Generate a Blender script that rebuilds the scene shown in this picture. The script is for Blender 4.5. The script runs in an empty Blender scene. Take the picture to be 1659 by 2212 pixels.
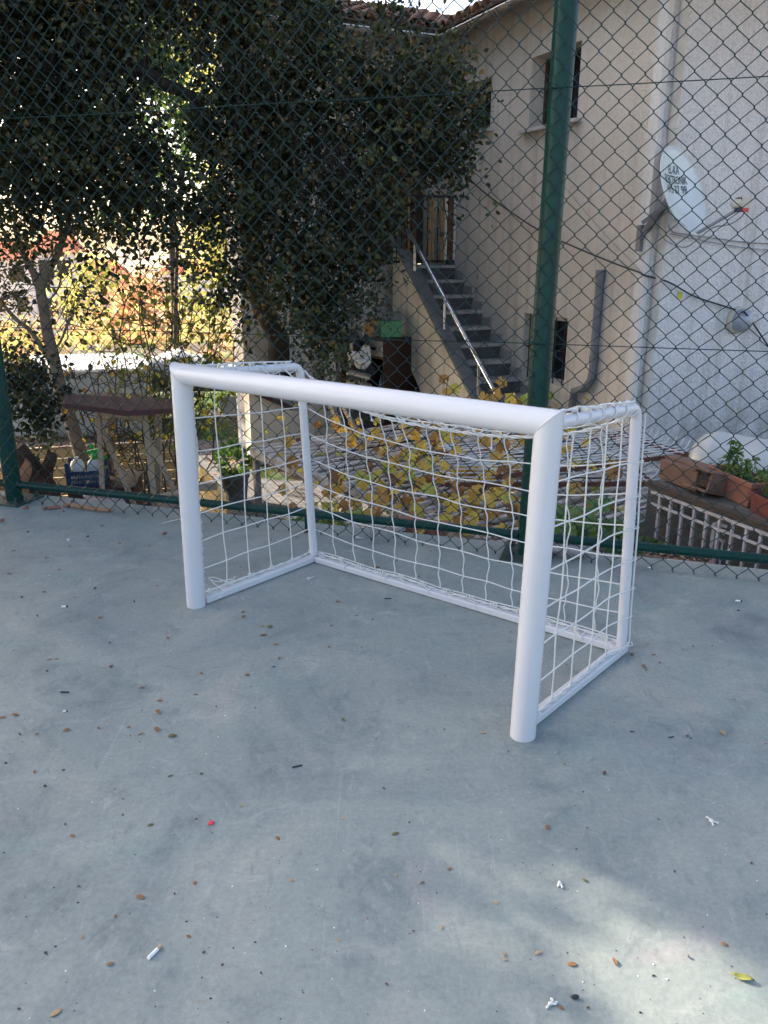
import bpy, math, random
from mathutils import Vector, Matrix
random.seed(7)
R = math.radians
S = bpy.context.scene
COL = S.collection

# ------------------------------------------------------------------ camera
F = 1750.0
PIT = R(17.9)
H = 1.457
cam_d = bpy.data.cameras.new("camera")
cam = bpy.data.objects.new("camera", cam_d)
COL.objects.link(cam)
cam.location = (0, 0, H)
cam.rotation_euler = (R(90) - PIT, 0, 0)
cam_d.sensor_fit = 'VERTICAL'
cam_d.sensor_height = 24.0
cam_d.lens = F / 2212.0 * 24.0
cam_d.clip_start = 0.05
cam_d.clip_end = 2000
S.camera = cam
O = Vector((0, 0, H))
cf = Vector((0, math.cos(PIT), -math.sin(PIT)))
cu = Vector((0, math.sin(PIT), math.cos(PIT)))


def ray(u, v):
    return cf + Vector((1, 0, 0)) * ((u - 829.5) / F) - cu * ((v - 1106) / F)


def atz(u, v, z=0.0):
    d = ray(u, v)
    return O + d * ((z - H) / d.z)


def aty(u, v, y):
    d = ray(u, v)
    return O + d * (y / d.y)


def atpl(u, v, p, n):
    d = ray(u, v)
    n = Vector((n[0], n[1], 0))
    return O + d * ((Vector(p) - O).dot(n) / d.dot(n))


def proj(X):
    d = Vector(X) - O
    c = d.dot(cf)
    if c < 0.01:
        return (-9999, -9999)
    return (829.5 + F * d.x / c, 1106 - F * d.dot(cu) / c)


# sun direction (towards the sun)
SUN_EL = R(25)
SUN_AZ = R(-58)   # from +Y, towards -X
SUN = Vector((math.sin(SUN_AZ) * math.cos(SUN_EL), math.cos(SUN_AZ) * math.cos(SUN_EL), math.sin(SUN_EL)))

# ------------------------------------------------------------------ materials
MATS = {}


def nt(name):
    m = bpy.data.materials.new(name)
    m.use_nodes = True
    t = m.node_tree
    for n in list(t.nodes):
        t.nodes.remove(n)
    out = t.nodes.new('ShaderNodeOutputMaterial')
    b = t.nodes.new('ShaderNodeBsdfPrincipled')
    t.links.new(b.outputs[0], out.inputs[0])
    MATS[name] = m
    return m, t, b, out


def N(t, kind, **kw):
    n = t.nodes.new(kind)
    for k, v in kw.items():
        if k in n.inputs:
            n.inputs[k].default_value = v
        else:
            setattr(n, k, v)
    return n


def ramp(t, fac, stops):
    r = t.nodes.new('ShaderNodeValToRGB')
    el = r.color_ramp.elements
    while len(el) < len(stops):
        el.new(0.5)
    for e, (p, c) in zip(el, stops):
        e.position = p
        e.color = (*c, 1) if len(c) == 3 else c
    t.links.new(fac, r.inputs[0])
    return r.outputs[0]


def mix(t, fac, a, b, mode='MIX'):
    m = t.nodes.new('ShaderNodeMix')
    m.data_type = 'RGBA'
    m.blend_type = mode
    for sock, val in ((m.inputs[0], fac), (m.inputs[6], a), (m.inputs[7], b)):
        if isinstance(val, (int, float)):
            sock.default_value = val
        elif isinstance(val, tuple):
            sock.default_value = (*val, 1)
        else:
            t.links.new(val, sock)
    return m.outputs[2]


def noise(t, scale, detail=4, rough=0.55, vec=None, dist=0.0):
    n = t.nodes.new('ShaderNodeTexNoise')
    n.inputs['Scale'].default_value = scale
    n.inputs['Detail'].default_value = detail
    n.inputs['Roughness'].default_value = rough
    n.inputs['Distortion'].default_value = dist
    if vec is not None:
        t.links.new(vec, n.inputs['Vector'])
    return n.outputs['Fac']


def coords(t, scale=(1, 1, 1), rot=(0, 0, 0), kind='Object'):
    c = t.nodes.new('ShaderNodeTexCoord')
    m = t.nodes.new('ShaderNodeMapping')
    m.inputs['Scale'].default_value = scale
    m.inputs['Rotation'].default_value = rot
    t.links.new(c.outputs[kind], m.inputs[0])
    return m.outputs[0]


def bump(t, b, h, strength=0.3, dist=0.01):
    n = t.nodes.new('ShaderNodeBump')
    n.inputs['Strength'].default_value = strength
    n.inputs['Distance'].default_value = dist
    t.links.new(h, n.inputs['Height'])
    t.links.new(n.outputs[0], b.inputs['Normal'])
    return n


def simple(name, col, rough=0.6, metal=0.0, var=0.15, scale=8.0, bmp=0.1, bscale=40, bdist=0.003, col2=None):
    m, t, b, o = nt(name)
    v = coords(t)
    n1 = noise(t, scale, 5, 0.6, v)
    c2 = col2 if col2 else tuple(max(0, x * (1 - var * 2)) for x in col)
    c = ramp(t, n1, [(0.3, c2), (0.7, col)])
    t.links.new(c, b.inputs['Base Color'])
    b.inputs['Roughness'].default_value = rough
    b.inputs['Metallic'].default_value = metal
    if name in ('green_paint', 'green_plastic_wire'): b.inputs['Specular IOR Level'].default_value = 0.22
    if bmp:
        bump(t, b, noise(t, bscale, 4, 0.6, v), bmp, bdist)
    return m


def court_mat():
    m, t, b, o = nt('painted_concrete')
    v = coords(t)
    big = noise(t, 1.25, 9, 0.70, v, 1.0)
    med = noise(t, 3.6, 9, 0.74, v, 1.0)
    fine = noise(t, 70, 5, 0.75, v)
    spk = noise(t, 260, 3, 0.7, v)
    base = ramp(t, big, [(0.32, (0.150, 0.180, 0.180)), (0.43, (0.218, 0.250, 0.240)), (0.56, (0.262, 0.292, 0.268)),
                         (0.70, (0.335, 0.332, 0.298))])
    mm = ramp(t, med, [(0.30, (0.66, 0.72, 0.76)), (0.46, (0.98, 0.98, 0.98)), (0.56, (1.02, 1.02, 1.02)), (0.72, (1.20, 1.16, 1.12))])
    c = mix(t, 1.0, base, mm, 'MULTIPLY')
    # mottled patches of mauve and green
    p2 = noise(t, 1.7, 4, 0.6, coords(t, (1, 1.6, 1), (0, 0, 0.5)), 1.2)
    c = mix(t, ramp(t, p2, [(0.60, (0, 0, 0)), (0.70, (0.5, 0.5, 0.5))]), c, (0.31, 0.275, 0.285))
    c = mix(t, ramp(t, p2, [(0.28, (0.6, 0.6, 0.6)), (0.42, (0, 0, 0))]), c, (0.190, 0.275, 0.250))
    c = mix(t, 1.0, c, ramp(t, fine, [(0.25, (0.78, 0.78, 0.80)), (0.75, (1.17, 1.17, 1.15))]), 'MULTIPLY')
    c = mix(t, 1.0, c, ramp(t, spk, [(0.2, (0.9, 0.9, 0.9)), (0.8, (1.08, 1.08, 1.08))]), 'MULTIPLY')
    # scuffs : stretched noises in several directions, masked
    for rot, sc, thr, col, mk in ((0.5, (90, 1.6, 1), 0.735, (0.46, 0.49, 0.50), 1.3), (-0.9, (70, 1.3, 1), 0.745, (0.45, 0.47, 0.48), 1.9),
                                  (1.35, (60, 1.8, 1), 0.745, (0.20, 0.19, 0.18), 1.1), (-0.3, (110, 2.2, 1), 0.75, (0.17, 0.19, 0.20), 1.5),
                                  (2.2, (40, 1.5, 1), 0.76, (0.30, 0.23, 0.20), 0.9)):
        s = noise(t, 1.0, 2, 0.5, coords(t, sc, (0, 0, rot)), 0.35)
        mask = noise(t, mk, 2, 0.5, coords(t, (1, 1, 1), (0, 0, rot * 3)))
        f1 = ramp(t, s, [(thr - 0.09, (0, 0, 0)), (thr, (0.16, 0.16, 0.16))])
        f2 = ramp(t, mask, [(0.5, (0, 0, 0)), (0.62, (1, 1, 1))])
        c = mix(t, mix(t, 1.0, f1, f2, 'MULTIPLY'), c, col)
    # dark damp blotchy dirt with crisp edges
    d = noise(t, 9, 9, 0.78, v, 0.5)
    c = mix(t, ramp(t, d, [(0.56, (0, 0, 0)), (0.66, (0.50, 0.50, 0.50))]), c, (0.135, 0.160, 0.165))
    dl = noise(t, 5, 9, 0.8, coords(t, (1, 1.4, 1), (0, 0, 1.1)), 0.7)
    c = mix(t, ramp(t, dl, [(0.56, (0, 0, 0)), (0.68, (0.45, 0.45, 0.45))]), c, (0.40, 0.41, 0.385))
    sm = noise(t, 1.0, 7, 0.75, coords(t, (22, 9, 1), (0, 0, 0.35)), 0.8)
    c = mix(t, ramp(t, sm, [(0.57, (0, 0, 0)), (0.66, (0.40, 0.40, 0.40))]), c, (0.13, 0.155, 0.16))
    sm2 = noise(t, 1.0, 7, 0.78, coords(t, (30, 14, 1), (0, 0, -0.7)), 0.6)
    c = mix(t, ramp(t, sm2, [(0.57, (0, 0, 0)), (0.66, (0.38, 0.38, 0.38))]), c, (0.39, 0.39, 0.37))
    d2 = noise(t, 38, 8, 0.8, v, 0.2)
    c = mix(t, ramp(t, d2, [(0.68, (0, 0, 0)), (0.74, (0.5, 0.5, 0.5))]), c, (0.16, 0.17, 0.17))
    t.links.new(c, b.inputs['Base Color'])
    t.links.new(ramp(t, med, [(0.3, (0.5, 0.5, 0.5)), (0.7, (0.68, 0.68, 0.68))]), b.inputs['Roughness'])
    h = mix(t, 0.5, fine, noise(t, 12, 8, 0.75, v))
    bump(t, b, h, 0.35, 0.004)
    return m


def plaster(name, c1, c2, stain, zdark=-0.4, grain=62, bstr=0.9):
    m, t, b, o = nt(name)
    v = coords(t)
    a = noise(t, 1.3, 5, 0.6, v)
    c = ramp(t, a, [(0.3, c1), (0.7, c2)])
    streak = noise(t, 1.0, 5, 0.65, coords(t, (7, 7, 0.5)))
    c = mix(t, ramp(t, streak, [(0.50, (0, 0, 0)), (0.70, (0.75, 0.75, 0.75))]), c, stain)
    # blotchy darkening towards the wall's foot
    sep = t.nodes.new('ShaderNodeSeparateXYZ')
    t.links.new(v, sep.inputs[0])
    mr = t.nodes.new('ShaderNodeMapRange')
    mr.inputs[1].default_value = zdark + 0.9
    mr.inputs[2].default_value = zdark - 0.3
    t.links.new(sep.outputs[2], mr.inputs[0])
    g = noise(t, 3.0, 6, 0.7, v)
    f = mix(t, 1.0, mr.outputs[0], ramp(t, g, [(0.35, (0.15, 0.15, 0.15)), (0.62, (1, 1, 1))]), 'MULTIPLY')
    c = mix(t, f, c, tuple(x * 0.42 for x in stain))
    sp = noise(t, grain, 4, 0.6, v, 0.4)
    c = mix(t, 1.0, c, ramp(t, sp, [(0.3, (0.86, 0.86, 0.86)), (0.65, (1.06, 1.06, 1.06))]), 'MULTIPLY')
    t.links.new(c, b.inputs['Base Color'])
    b.inputs['Roughness'].default_value = 0.9
    bump(t, b, sp, bstr, 0.03)
    return m


def leaf_mat(name, stops, trans=0.35, rough=0.45, tcol=None):
    m, t, b, o = nt(name)
    at = t.nodes.new('ShaderNodeAttribute')
    at.attribute_name = 'rnd'
    c = ramp(t, at.outputs['Fac'], stops)
    nz = noise(t, 90, 3, 0.6, coords(t))
    c = mix(t, 1.0, c, ramp(t, nz, [(0.3, (0.75, 0.75, 0.7)), (0.7, (1.15, 1.15, 1.1))]), 'MULTIPLY')
    t.links.new(c, b.inputs['Base Color'])
    b.inputs['Roughness'].default_value = rough
    tr = t.nodes.new('ShaderNodeBsdfTranslucent')
    t.links.new(mix(t, 1.0, c, tcol if tcol else (1.9, 2.1, 0.9), 'MULTIPLY'), tr.inputs[0])
    ms = t.nodes.new('ShaderNodeMixShader')
    ms.inputs[0].default_value = trans
    t.links.new(b.outputs[0], ms.inputs[1])
    t.links.new(tr.outputs[0], ms.inputs[2])
    t.links.new(ms.outputs[0], o.inputs[0])
    return m


court_mat()
plaster('plaster_cream', (0.66, 0.59, 0.50), (0.76, 0.69, 0.60), (0.47, 0.42, 0.35), -1.1)
plaster('plaster_white', (0.76, 0.73, 0.73), (0.84, 0.81, 0.81), (0.50, 0.46, 0.42), -0.35, 42, 1.0)
plaster('plaster_flank', (0.68, 0.61, 0.50), (0.78, 0.71, 0.60), (0.36, 0.33, 0.24), -1.1, 90, 0.4)
plaster('trim_white', (0.62, 0.60, 0.57), (0.74, 0.72, 0.69), (0.45, 0.40, 0.34), -0.6, 60, 0.5)
simple('white_gloss_paint', (0.60, 0.60, 0.62), 0.20, 0, 0.02, 5, 0.03, 25, 0.001)
simple('white_rope', (0.64, 0.64, 0.62), 0.8, 0, 0.03, 30, 0.5, 500, 0.001)
simple('cream_rope', (0.72, 0.68, 0.58), 0.85, 0, 0.08, 30, 0.5, 500, 0.001)
simple('green_paint', (0.004, 0.046, 0.038), 0.34, 0, 0.14, 4, 0.15, 60, 0.0012)
simple('green_plastic_wire', (0.004, 0.030, 0.030), 0.42, 0, 0.12, 20, 0.0)
simple('plate_metal', (0.05, 0.085, 0.080), 0.5, 0.3, 0.25, 12, 0.2)
simple('bark_dark', (0.030, 0.022, 0.017), 0.9, 0, 0.3, 14, 0.8, 60, 0.01)
simple('bark_pale', (0.24, 0.19, 0.14), 0.85, 0, 0.25, 9, 0.6, 35, 0.006, (0.15, 0.12, 0.085))
simple('bark_twig', (0.085, 0.060, 0.042), 0.9, 0, 0.2, 14, 0.4, 60, 0.004)
simple('bark_log', (0.085, 0.040, 0.022), 0.95, 0, 0.35, 12, 1.0, 28, 0.03)
simple('wood_cut', (0.40, 0.17, 0.07), 0.8, 0, 0.2, 6, 0.5, 40, 0.004)
simple('wood_pale', (0.42, 0.31, 0.21), 0.75, 0, 0.15, 7, 0.3, 50, 0.003)
simple('wood_grey', (0.36, 0.32, 0.30), 0.85, 0, 0.22, 10, 0.6, 45, 0.004, (0.20, 0.16, 0.14))
simple('wood_flaked', (0.66, 0.63, 0.60), 0.8, 0, 0.25, 13, 0.6, 45, 0.004, (0.24, 0.19, 0.16))
simple('wood_dark', (0.045, 0.016, 0.010), 0.45, 0, 0.2, 6, 0.1)
simple('wood_brown', (0.16, 0.085, 0.045), 0.6, 0, 0.2, 6, 0.2)
simple('wood_cream', (0.55, 0.45, 0.33), 0.6, 0, 0.12, 6, 0.2)
simple('canopy_brown', (0.085, 0.030, 0.026), 0.85, 0, 0.15, 8, 0.4, 30, 0.006)
simple('brown_metal', (0.075, 0.032, 0.028), 0.7, 0, 0.2, 8, 0.3)
simple('terracotta', (0.30, 0.125, 0.080), 0.8, 0, 0.12, 8, 0.25, 60, 0.002)
simple('terracotta_red', (0.19, 0.045, 0.036), 0.75, 0, 0.15, 8, 0.25, 60, 0.002)
simple('clay_brown', (0.22, 0.125, 0.085), 0.85, 0, 0.18, 10, 0.4, 50, 0.003)
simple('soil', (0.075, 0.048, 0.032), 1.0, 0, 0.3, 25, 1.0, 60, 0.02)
simple('tank_plastic', (0.46, 0.48, 0.475), 0.35, 0, 0.05, 2, 0.05)
simple('stainless', (0.62, 0.64, 0.66), 0.18, 1.0, 0.04, 3, 0.02)
simple('galvanised', (0.36, 0.38, 0.40), 0.42, 0.7, 0.15, 12, 0.1)
simple('grey_plastic', (0.30, 0.31, 0.33), 0.5, 0, 0.12, 5, 0.05)
simple('grey_pipe', (0.17, 0.17, 0.185), 0.6, 0, 0.15, 6, 0.1)
simple('cream_pvc', (0.60, 0.56, 0.50), 0.45, 0, 0.12, 5, 0.1)
simple('gutter_metal', (0.33, 0.28, 0.22), 0.55, 0.1, 0.3, 5, 0.2, 30, 0.003)
simple('gutter_lip', (0.78, 0.78, 0.76), 0.35, 0.2, 0.05, 5, 0.0)
simple('eave_wood', (0.075, 0.052, 0.040), 0.85, 0, 0.25, 8, 0.3)
simple('roof_tile', (0.34, 0.17, 0.11), 0.85, 0, 0.2, 7, 0.5, 40, 0.006, (0.16, 0.105, 0.08))
simple('dish_white', (0.66, 0.70, 0.69), 0.35, 0, 0.06, 6, 0.05)
simple('letter_black', (0.020, 0.022, 0.035), 0.5, 0, 0.1, 6, 0.0)
simple('lamp_glass', (0.34, 0.36, 0.42), 0.12, 0, 0.08, 6, 0.0)
simple('lamp_cream', (0.60, 0.56, 0.46), 0.5, 0, 0.1, 6, 0.05)
simple('red_plastic', (0.55, 0.06, 0.04), 0.4, 0, 0.08, 6, 0.0)
simple('black_cable', (0.014, 0.012, 0.014), 0.5, 0, 0.1, 20, 0.0)
simple('glass_dark', (0.012, 0.014, 0.020), 0.08, 0, 0.2, 3, 0.0)
simple('frame_brown', (0.055, 0.038, 0.030), 0.5, 0, 0.2, 5, 0.1)
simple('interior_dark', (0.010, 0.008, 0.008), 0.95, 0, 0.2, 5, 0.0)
simple('sill_marble', (0.50, 0.47, 0.44), 0.5, 0, 0.15, 4, 0.1)
simple('step_grey', (0.092, 0.092, 0.094), 0.75, 0, 0.3, 6, 0.2, 30, 0.003, (0.042, 0.042, 0.043))
simple('tread_edge', (0.42, 0.39, 0.36), 0.6, 0, 0.25, 8, 0.2, 40, 0.002)
simple('coping_grey', (0.18, 0.178, 0.174), 0.75, 0, 0.2, 5, 0.2)
simple('gate_iron', (0.018, 0.016, 0.018), 0.5, 0.4, 0.15, 5, 0.0)
simple('gate_amber', (0.36, 0.19, 0.06), 0.7, 0, 0.15, 5, 0.1)
simple('gate_rust', (0.14, 0.055, 0.02), 0.8, 0, 0.2, 8, 0.1)
simple('gate_cream', (0.66, 0.58, 0.48), 0.6, 0, 0.1, 5, 0.1)
simple('white_iron', (0.62, 0.60, 0.62), 0.5, 0, 0.2, 16, 0.2, 60, 0.001, (0.40, 0.34, 0.32))
simple('white_wire', (0.74, 0.74, 0.74), 0.4, 0, 0.08, 30, 0.0)
simple('rust_bar', (0.16, 0.05, 0.03), 0.85, 0, 0.2, 12, 0.2)
simple('board_yellow', (0.62, 0.47, 0.23), 0.8, 0, 0.15, 4, 0.25, 30, 0.003)
simple('crate_blue', (0.015, 0.045, 0.13), 0.45, 0, 0.15, 6, 0.0)
simple('bottle_white', (0.66, 0.66, 0.62), 0.35, 0, 0.05, 4, 0.0)
simple('bright_green', (0.03, 0.40, 0.06), 0.35, 0, 0.08, 6, 0.0)
simple('box_green', (0.10, 0.30, 0.12), 0.6, 0, 0.1, 6, 0.0)
simple('blue_bottle', (0.03, 0.13, 0.30), 0.25, 0, 0.1, 6, 0.0)
simple('cloth_white', (0.62, 0.60, 0.58), 0.85, 0, 0.1, 7, 0.4, 30, 0.006)
simple('cloth_dark', (0.03, 0.028, 0.035), 0.9, 0, 0.2, 7, 0.4, 30, 0.006)
simple('shed_white', (0.60, 0.63, 0.64), 0.7, 0, 0.08, 3, 0.1)
simple('shed_grey', (0.42, 0.45, 0.47), 0.7, 0, 0.1, 3, 0.1)
simple('shed_roof', (0.80, 0.82, 0.84), 0.4, 0.1, 0.06, 3, 0.0)
simple('tarp_white', (0.74, 0.78, 0.82), 0.5, 0, 0.08, 5, 0.5, 10, 0.03)
simple('cart_green', (0.06, 0.09, 0.07), 0.6, 0, 0.2, 5, 0.1)
simple('rubber', (0.02, 0.02, 0.02), 0.85, 0, 0.1, 5, 0.0)
simple('far_wall', (0.74, 0.72, 0.70), 0.9, 0, 0.05, 0.3, 0.0)
simple('far_wall_pink', (0.66, 0.50, 0.42), 0.9, 0, 0.05, 0.3, 0.0)
simple('far_roof', (0.62, 0.16, 0.06), 0.9, 0, 0.12, 0.8, 0.0)
simple('rock_mauve', (0.42, 0.38, 0.39), 0.9, 0, 0.2, 9, 1.0, 25, 0.02)
simple('slab_side', (0.30, 0.30, 0.29), 0.9, 0, 0.2, 5, 0.5)
simple('wall_shade_grey', (0.15, 0.135, 0.12), 0.95, 0, 0.25, 5, 0.6, 30, 0.01)  # dark colour stands in for the shade behind the balusters
simple('paper_white', (0.82, 0.82, 0.80), 0.7, 0, 0.04, 30, 0.0)
simple('filter_tan', (0.52, 0.36, 0.20), 0.8, 0, 0.1, 30, 0.0)
simple('paper_red', (0.75, 0.05, 0.08), 0.5, 0, 0.08, 30, 0.0)
simple('dead_leaf', (0.34, 0.17, 0.075), 0.75, 0, 0.25, 60, 0.4, 300, 0.001)
simple('dead_leaf_tan', (0.46, 0.33, 0.18), 0.75, 0, 0.15, 60, 0.4, 300, 0.001)
simple('leaf_olive', (0.17, 0.15, 0.05), 0.6, 0, 0.2, 60, 0.3, 300, 0.001)
simple('leaf_lime', (0.25, 0.26, 0.07), 0.5, 0, 0.15, 60, 0.3, 300, 0.001)
simple('pebble_brown', (0.19, 0.13, 0.10), 0.9, 0, 0.3, 60, 0.5, 300, 0.002)
simple('grit_dark', (0.06, 0.055, 0.055), 0.9, 0, 0.3, 40, 0.0)
simple('hose_tan', (0.40, 0.22, 0.13), 0.7, 0, 0.12, 12, 0.1)
simple('nut_brown', (0.27, 0.12, 0.075), 0.6, 0, 0.2, 50, 0.2, 200, 0.001)
simple('sticker_yellow', (0.52, 0.55, 0.05), 0.5, 0, 0.1, 30, 0.0)
leaf_mat('leaf_evergreen', [(0.0, (0.004, 0.006, 0.002)), (0.38, (0.012, 0.018, 0.005)), (0.66, (0.036, 0.047, 0.014)),
                            (0.90, (0.100, 0.105, 0.030)), (0.985, (0.20, 0.12, 0.05)), (1.0, (0.30, 0.14, 0.06))], 0.25, 0.6)
leaf_mat('leaf_yellowgreen', [(0.0, (0.08, 0.10, 0.02)), (0.6, (0.16, 0.16, 0.035)), (1.0, (0.32, 0.24, 0.05))], 0.45, 0.5)
leaf_mat('leaf_sunny', [(0.0, (0.24, 0.26, 0.09)), (0.6, (0.46, 0.44, 0.18)), (1.0, (0.58, 0.50, 0.24))], 0.45, 0.6, (1.5, 1.5, 1.1))
leaf_mat('leaf_pine', [(0.0, (0.03, 0.06, 0.035)), (0.6, (0.06, 0.11, 0.06)), (1.0, (0.10, 0.15, 0.07))], 0.3, 0.6)
leaf_mat('leaf_autumn', [(0.0, (0.36, 0.26, 0.13)), (0.35, (0.56, 0.38, 0.22)), (0.65, (0.60, 0.34, 0.22)), (1.0, (0.64, 0.50, 0.26))], 0.4, 0.7, (1.3, 1.2, 1.1))
leaf_mat('leaf_vine', [(0.0, (0.16, 0.07, 0.025)), (0.2, (0.34, 0.17, 0.05)), (0.45, (0.50, 0.32, 0.065)), (0.85, (0.60, 0.45, 0.085)),
                       (1.0, (0.30, 0.36, 0.07))], 0.35, 0.6, (1.4, 1.3, 0.7))
leaf_mat('leaf_fresh', [(0.0, (0.035, 0.085, 0.02)), (0.6, (0.07, 0.15, 0.035)), (1.0, (0.16, 0.22, 0.06))], 0.35, 0.45)
leaf_mat('grass_blade', [(0.0, (0.05, 0.10, 0.02)), (0.6, (0.10, 0.18, 0.04)), (1.0, (0.20, 0.22, 0.08))], 0.3, 0.6)


def ground_mat():
    m, t, b, o = nt('yard_soil')
    v = coords(t)
    n1 = noise(t, 0.55, 5, 0.6, v)
    n2 = noise(t, 6, 8, 0.7, v)
    c = ramp(t, n1, [(0.40, (0.10, 0.075, 0.055)), (0.50, (0.15, 0.12, 0.085)), (0.56, (0.075, 0.13, 0.035)), (0.7, (0.10, 0.17, 0.05))])
    c = mix(t, 1.0, c, ramp(t, n2, [(0.3, (0.5, 0.5, 0.5)), (0.7, (1.3, 1.3, 1.3))]), 'MULTIPLY')
    t.links.new(c, b.inputs['Base Color'])
    b.inputs['Roughness'].default_value = 0.95
    bump(t, b, n2, 1.0, 0.08)
    m, t, b, o = nt('hill_ground')
    v = coords(t)
    n1 = noise(t, 0.045, 6, 0.65, v)
    n2 = noise(t, 0.5, 6, 0.7, v)
    c = ramp(t, n1, [(0.35, (0.34, 0.33, 0.18)), (0.5, (0.52, 0.38, 0.24)), (0.65, (0.54, 0.34, 0.24))])
    c = mix(t, 1.0, c, ramp(t, n2, [(0.3, (0.5, 0.5, 0.5)), (0.7, (1.3, 1.3, 1.3))]), 'MULTIPLY')
    t.links.new(c, b.inputs['Base Color'])
    b.inputs['Roughness'].default_value = 0.95
    m, t, b, o = nt('paving')
    v = coords(t, (1, 1, 1), (0, 0, 0.35))
    br = t.nodes.new('ShaderNodeTexBrick')
    t.links.new(v, br.inputs['Vector'])
    br.inputs['Scale'].default_value = 6.0
    br.inputs['Color1'].default_value = (0.17, 0.17, 0.18, 1)
    br.inputs['Color2'].default_value = (0.24, 0.235, 0.24, 1)
    br.inputs['Mortar'].default_value = (0.055, 0.05, 0.05, 1)
    br.inputs['Mortar Size'].default_value = 0.035
    n2 = noise(t, 12, 6, 0.7, v)
    c = mix(t, 1.0, br.outputs['Color'], ramp(t, n2, [(0.3, (0.7, 0.7, 0.7)), (0.7, (1.25, 1.25, 1.25))]), 'MULTIPLY')
    t.links.new(c, b.inputs['Base Color'])
    b.inputs['Roughness'].default_value = 0.85
    bump(t, b, br.outputs['Fac'], -0.8, 0.01)


ground_mat()


# ------------------------------------------------------------------ mesh helpers
class MB:
    def __init__(s):
        s.v, s.f, s.sm, s.rn = [], [], [], []

    def add(s, vs, fs, smooth=False, rnd=None):
        o = len(s.v)
        s.v.extend([tuple(x) for x in vs])
        s.f.extend([tuple(i + o for i in q) for q in fs])
        s.sm.extend([smooth] * len(fs))
        if rnd is not None:
            s.rn.extend([rnd] * len(vs))

    def box(s, c, size, M=None):
        hx, hy, hz = [x / 2 for x in size]
        vs = [Vector((x, y, z)) for x in (-hx, hx) for y in (-hy, hy) for z in (-hz, hz)]
        c = Vector(c)
        vs = [(M @ p if M else p) + c for p in vs]
        s.add(vs, [(0, 1, 3, 2), (4, 6, 7, 5), (0, 4, 5, 1), (2, 3, 7, 6), (0, 2, 6, 4), (1, 5, 7, 3)])

    def obox(s, p0, p1, w, h, up=(0, 0, 1)):
        """beam from p0 to p1, w across, h along up"""
        p0, p1 = Vector(p0), Vector(p1)
        d = (p1 - p0).normalized()
        up = Vector(up)
        sd = d.cross(up)
        if sd.length < 1e-4:
            sd = d.cross(Vector((0, 1, 0)))
        sd.normalize()
        u2 = sd.cross(d)
        vs = []
        for p in (p0, p1):
            for a, b in ((-1, -1), (1, -1), (1, 1), (-1, 1)):
                vs.append(p + sd * (a * w / 2) + u2 * (b * h / 2))
        s.add(vs, [(0, 1, 2, 3), (7, 6, 5, 4), (0, 4, 5, 1), (1, 5, 6, 2), (2, 6, 7, 3), (3, 7, 4, 0)])

    def prism(s, poly, vec):
        n = len(poly)
        poly = [Vector(p) for p in poly]
        vec = Vector(vec)
        s.add(poly + [p + vec for p in poly],
              [tuple(range(n - 1, -1, -1)), tuple(range(n, 2 * n))] + [(i, (i + 1) % n, n + (i + 1) % n, n + i) for i in range(n)])

    def tube(s, pts, r, n=8, cap=True, smooth=True):
        pts = [Vector(p) for p in pts]
        m = len(pts)
        rs = r if isinstance(r, (list, tuple)) else [r] * m
        vs = []
        d0 = (pts[1] - pts[0]).normalized()
        ref = Vector((0, 0, 1)) if abs(d0.z) < 0.9 else Vector((1, 0, 0))
        a = d0.cross(ref).normalized()
        for i in range(m):
            if i == 0:
                d = pts[1] - pts[0]
            elif i == m - 1:
                d = pts[-1] - pts[-2]
            else:
                d = (pts[i + 1] - pts[i]).normalized() + (pts[i] - pts[i - 1]).normalized()
            if d.length < 1e-9:
                d = d0.copy()
            d.normalize()
            a = (a - d * a.dot(d))
            if a.length < 1e-6:
                a = d.orthogonal()
            a.normalize()
            b = d.cross(a)
            for k in range(n):
                th = 2 * math.pi * k / n
                vs.append(pts[i] + (a * math.cos(th) + b * math.sin(th)) * rs[i])
        fs = []
        for i in range(m - 1):
            for k in range(n):
                k2 = (k + 1) % n
                fs.append((i * n + k, i * n + k2, (i + 1) * n + k2, (i + 1) * n + k))
        s.add(vs, fs, smooth)
        if cap:
            s.add(vs[:n], [tuple(range(n - 1, -1, -1))])
            s.add(vs[-n:], [tuple(range(n))])

    def lathe(s, c, prof, n=20, M=None, cap=True, smooth=True):
        vs = []
        c = Vector(c)
        for r, z in prof:
            for k in range(n):
                th = 2 * math.pi * k / n
                p = Vector((r * math.cos(th), r * math.sin(th), z))
                vs.append((M @ p if M else p) + c)
        fs = []
        for i in range(len(prof) - 1):
            for k in range(n):
                k2 = (k + 1) % n
                fs.append((i * n + k, i * n + k2, (i + 1) * n + k2, (i + 1) * n + k))
        s.add(vs, fs, smooth)
        if cap:
            s.add(vs[:n], [tuple(range(n - 1, -1, -1))])
            s.add(vs[-n:], [tuple(range(n))])

    def blob(s, c, r, seed=0, M=None, amp=0.25, nu=10, nv=7):
        rr = random.Random(seed)
        ph = [rr.uniform(0, 6.28) for _ in range(6)]
        vs = []
        c = Vector(c)
        for j in range(nv + 1):
            t = math.pi * j / nv
            for i in range(nu):
                p = 2 * math.pi * i / nu
                k = 1 + amp * (math.sin(2 * p + ph[0]) * math.sin(t) * 0.5 + math.sin(3 * t + ph[1]) * 0.3 + math.sin(3 * p + ph[2] + 2 * t) * 0.4 * math.sin(t))
                q = Vector((math.sin(t) * math.cos(p) * r[0] * k, math.sin(t) * math.sin(p) * r[1] * k, math.cos(t) * r[2] * k))
                vs.append((M @ q if M else q) + c)
        fs = []
        for j in range(nv):
            for i in range(nu):
                i2 = (i + 1) % nu
                fs.append((j * nu + i, (j + 1) * nu + i, (j + 1) * nu + i2, j * nu + i2))
        s.add(vs, fs, True)

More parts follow.
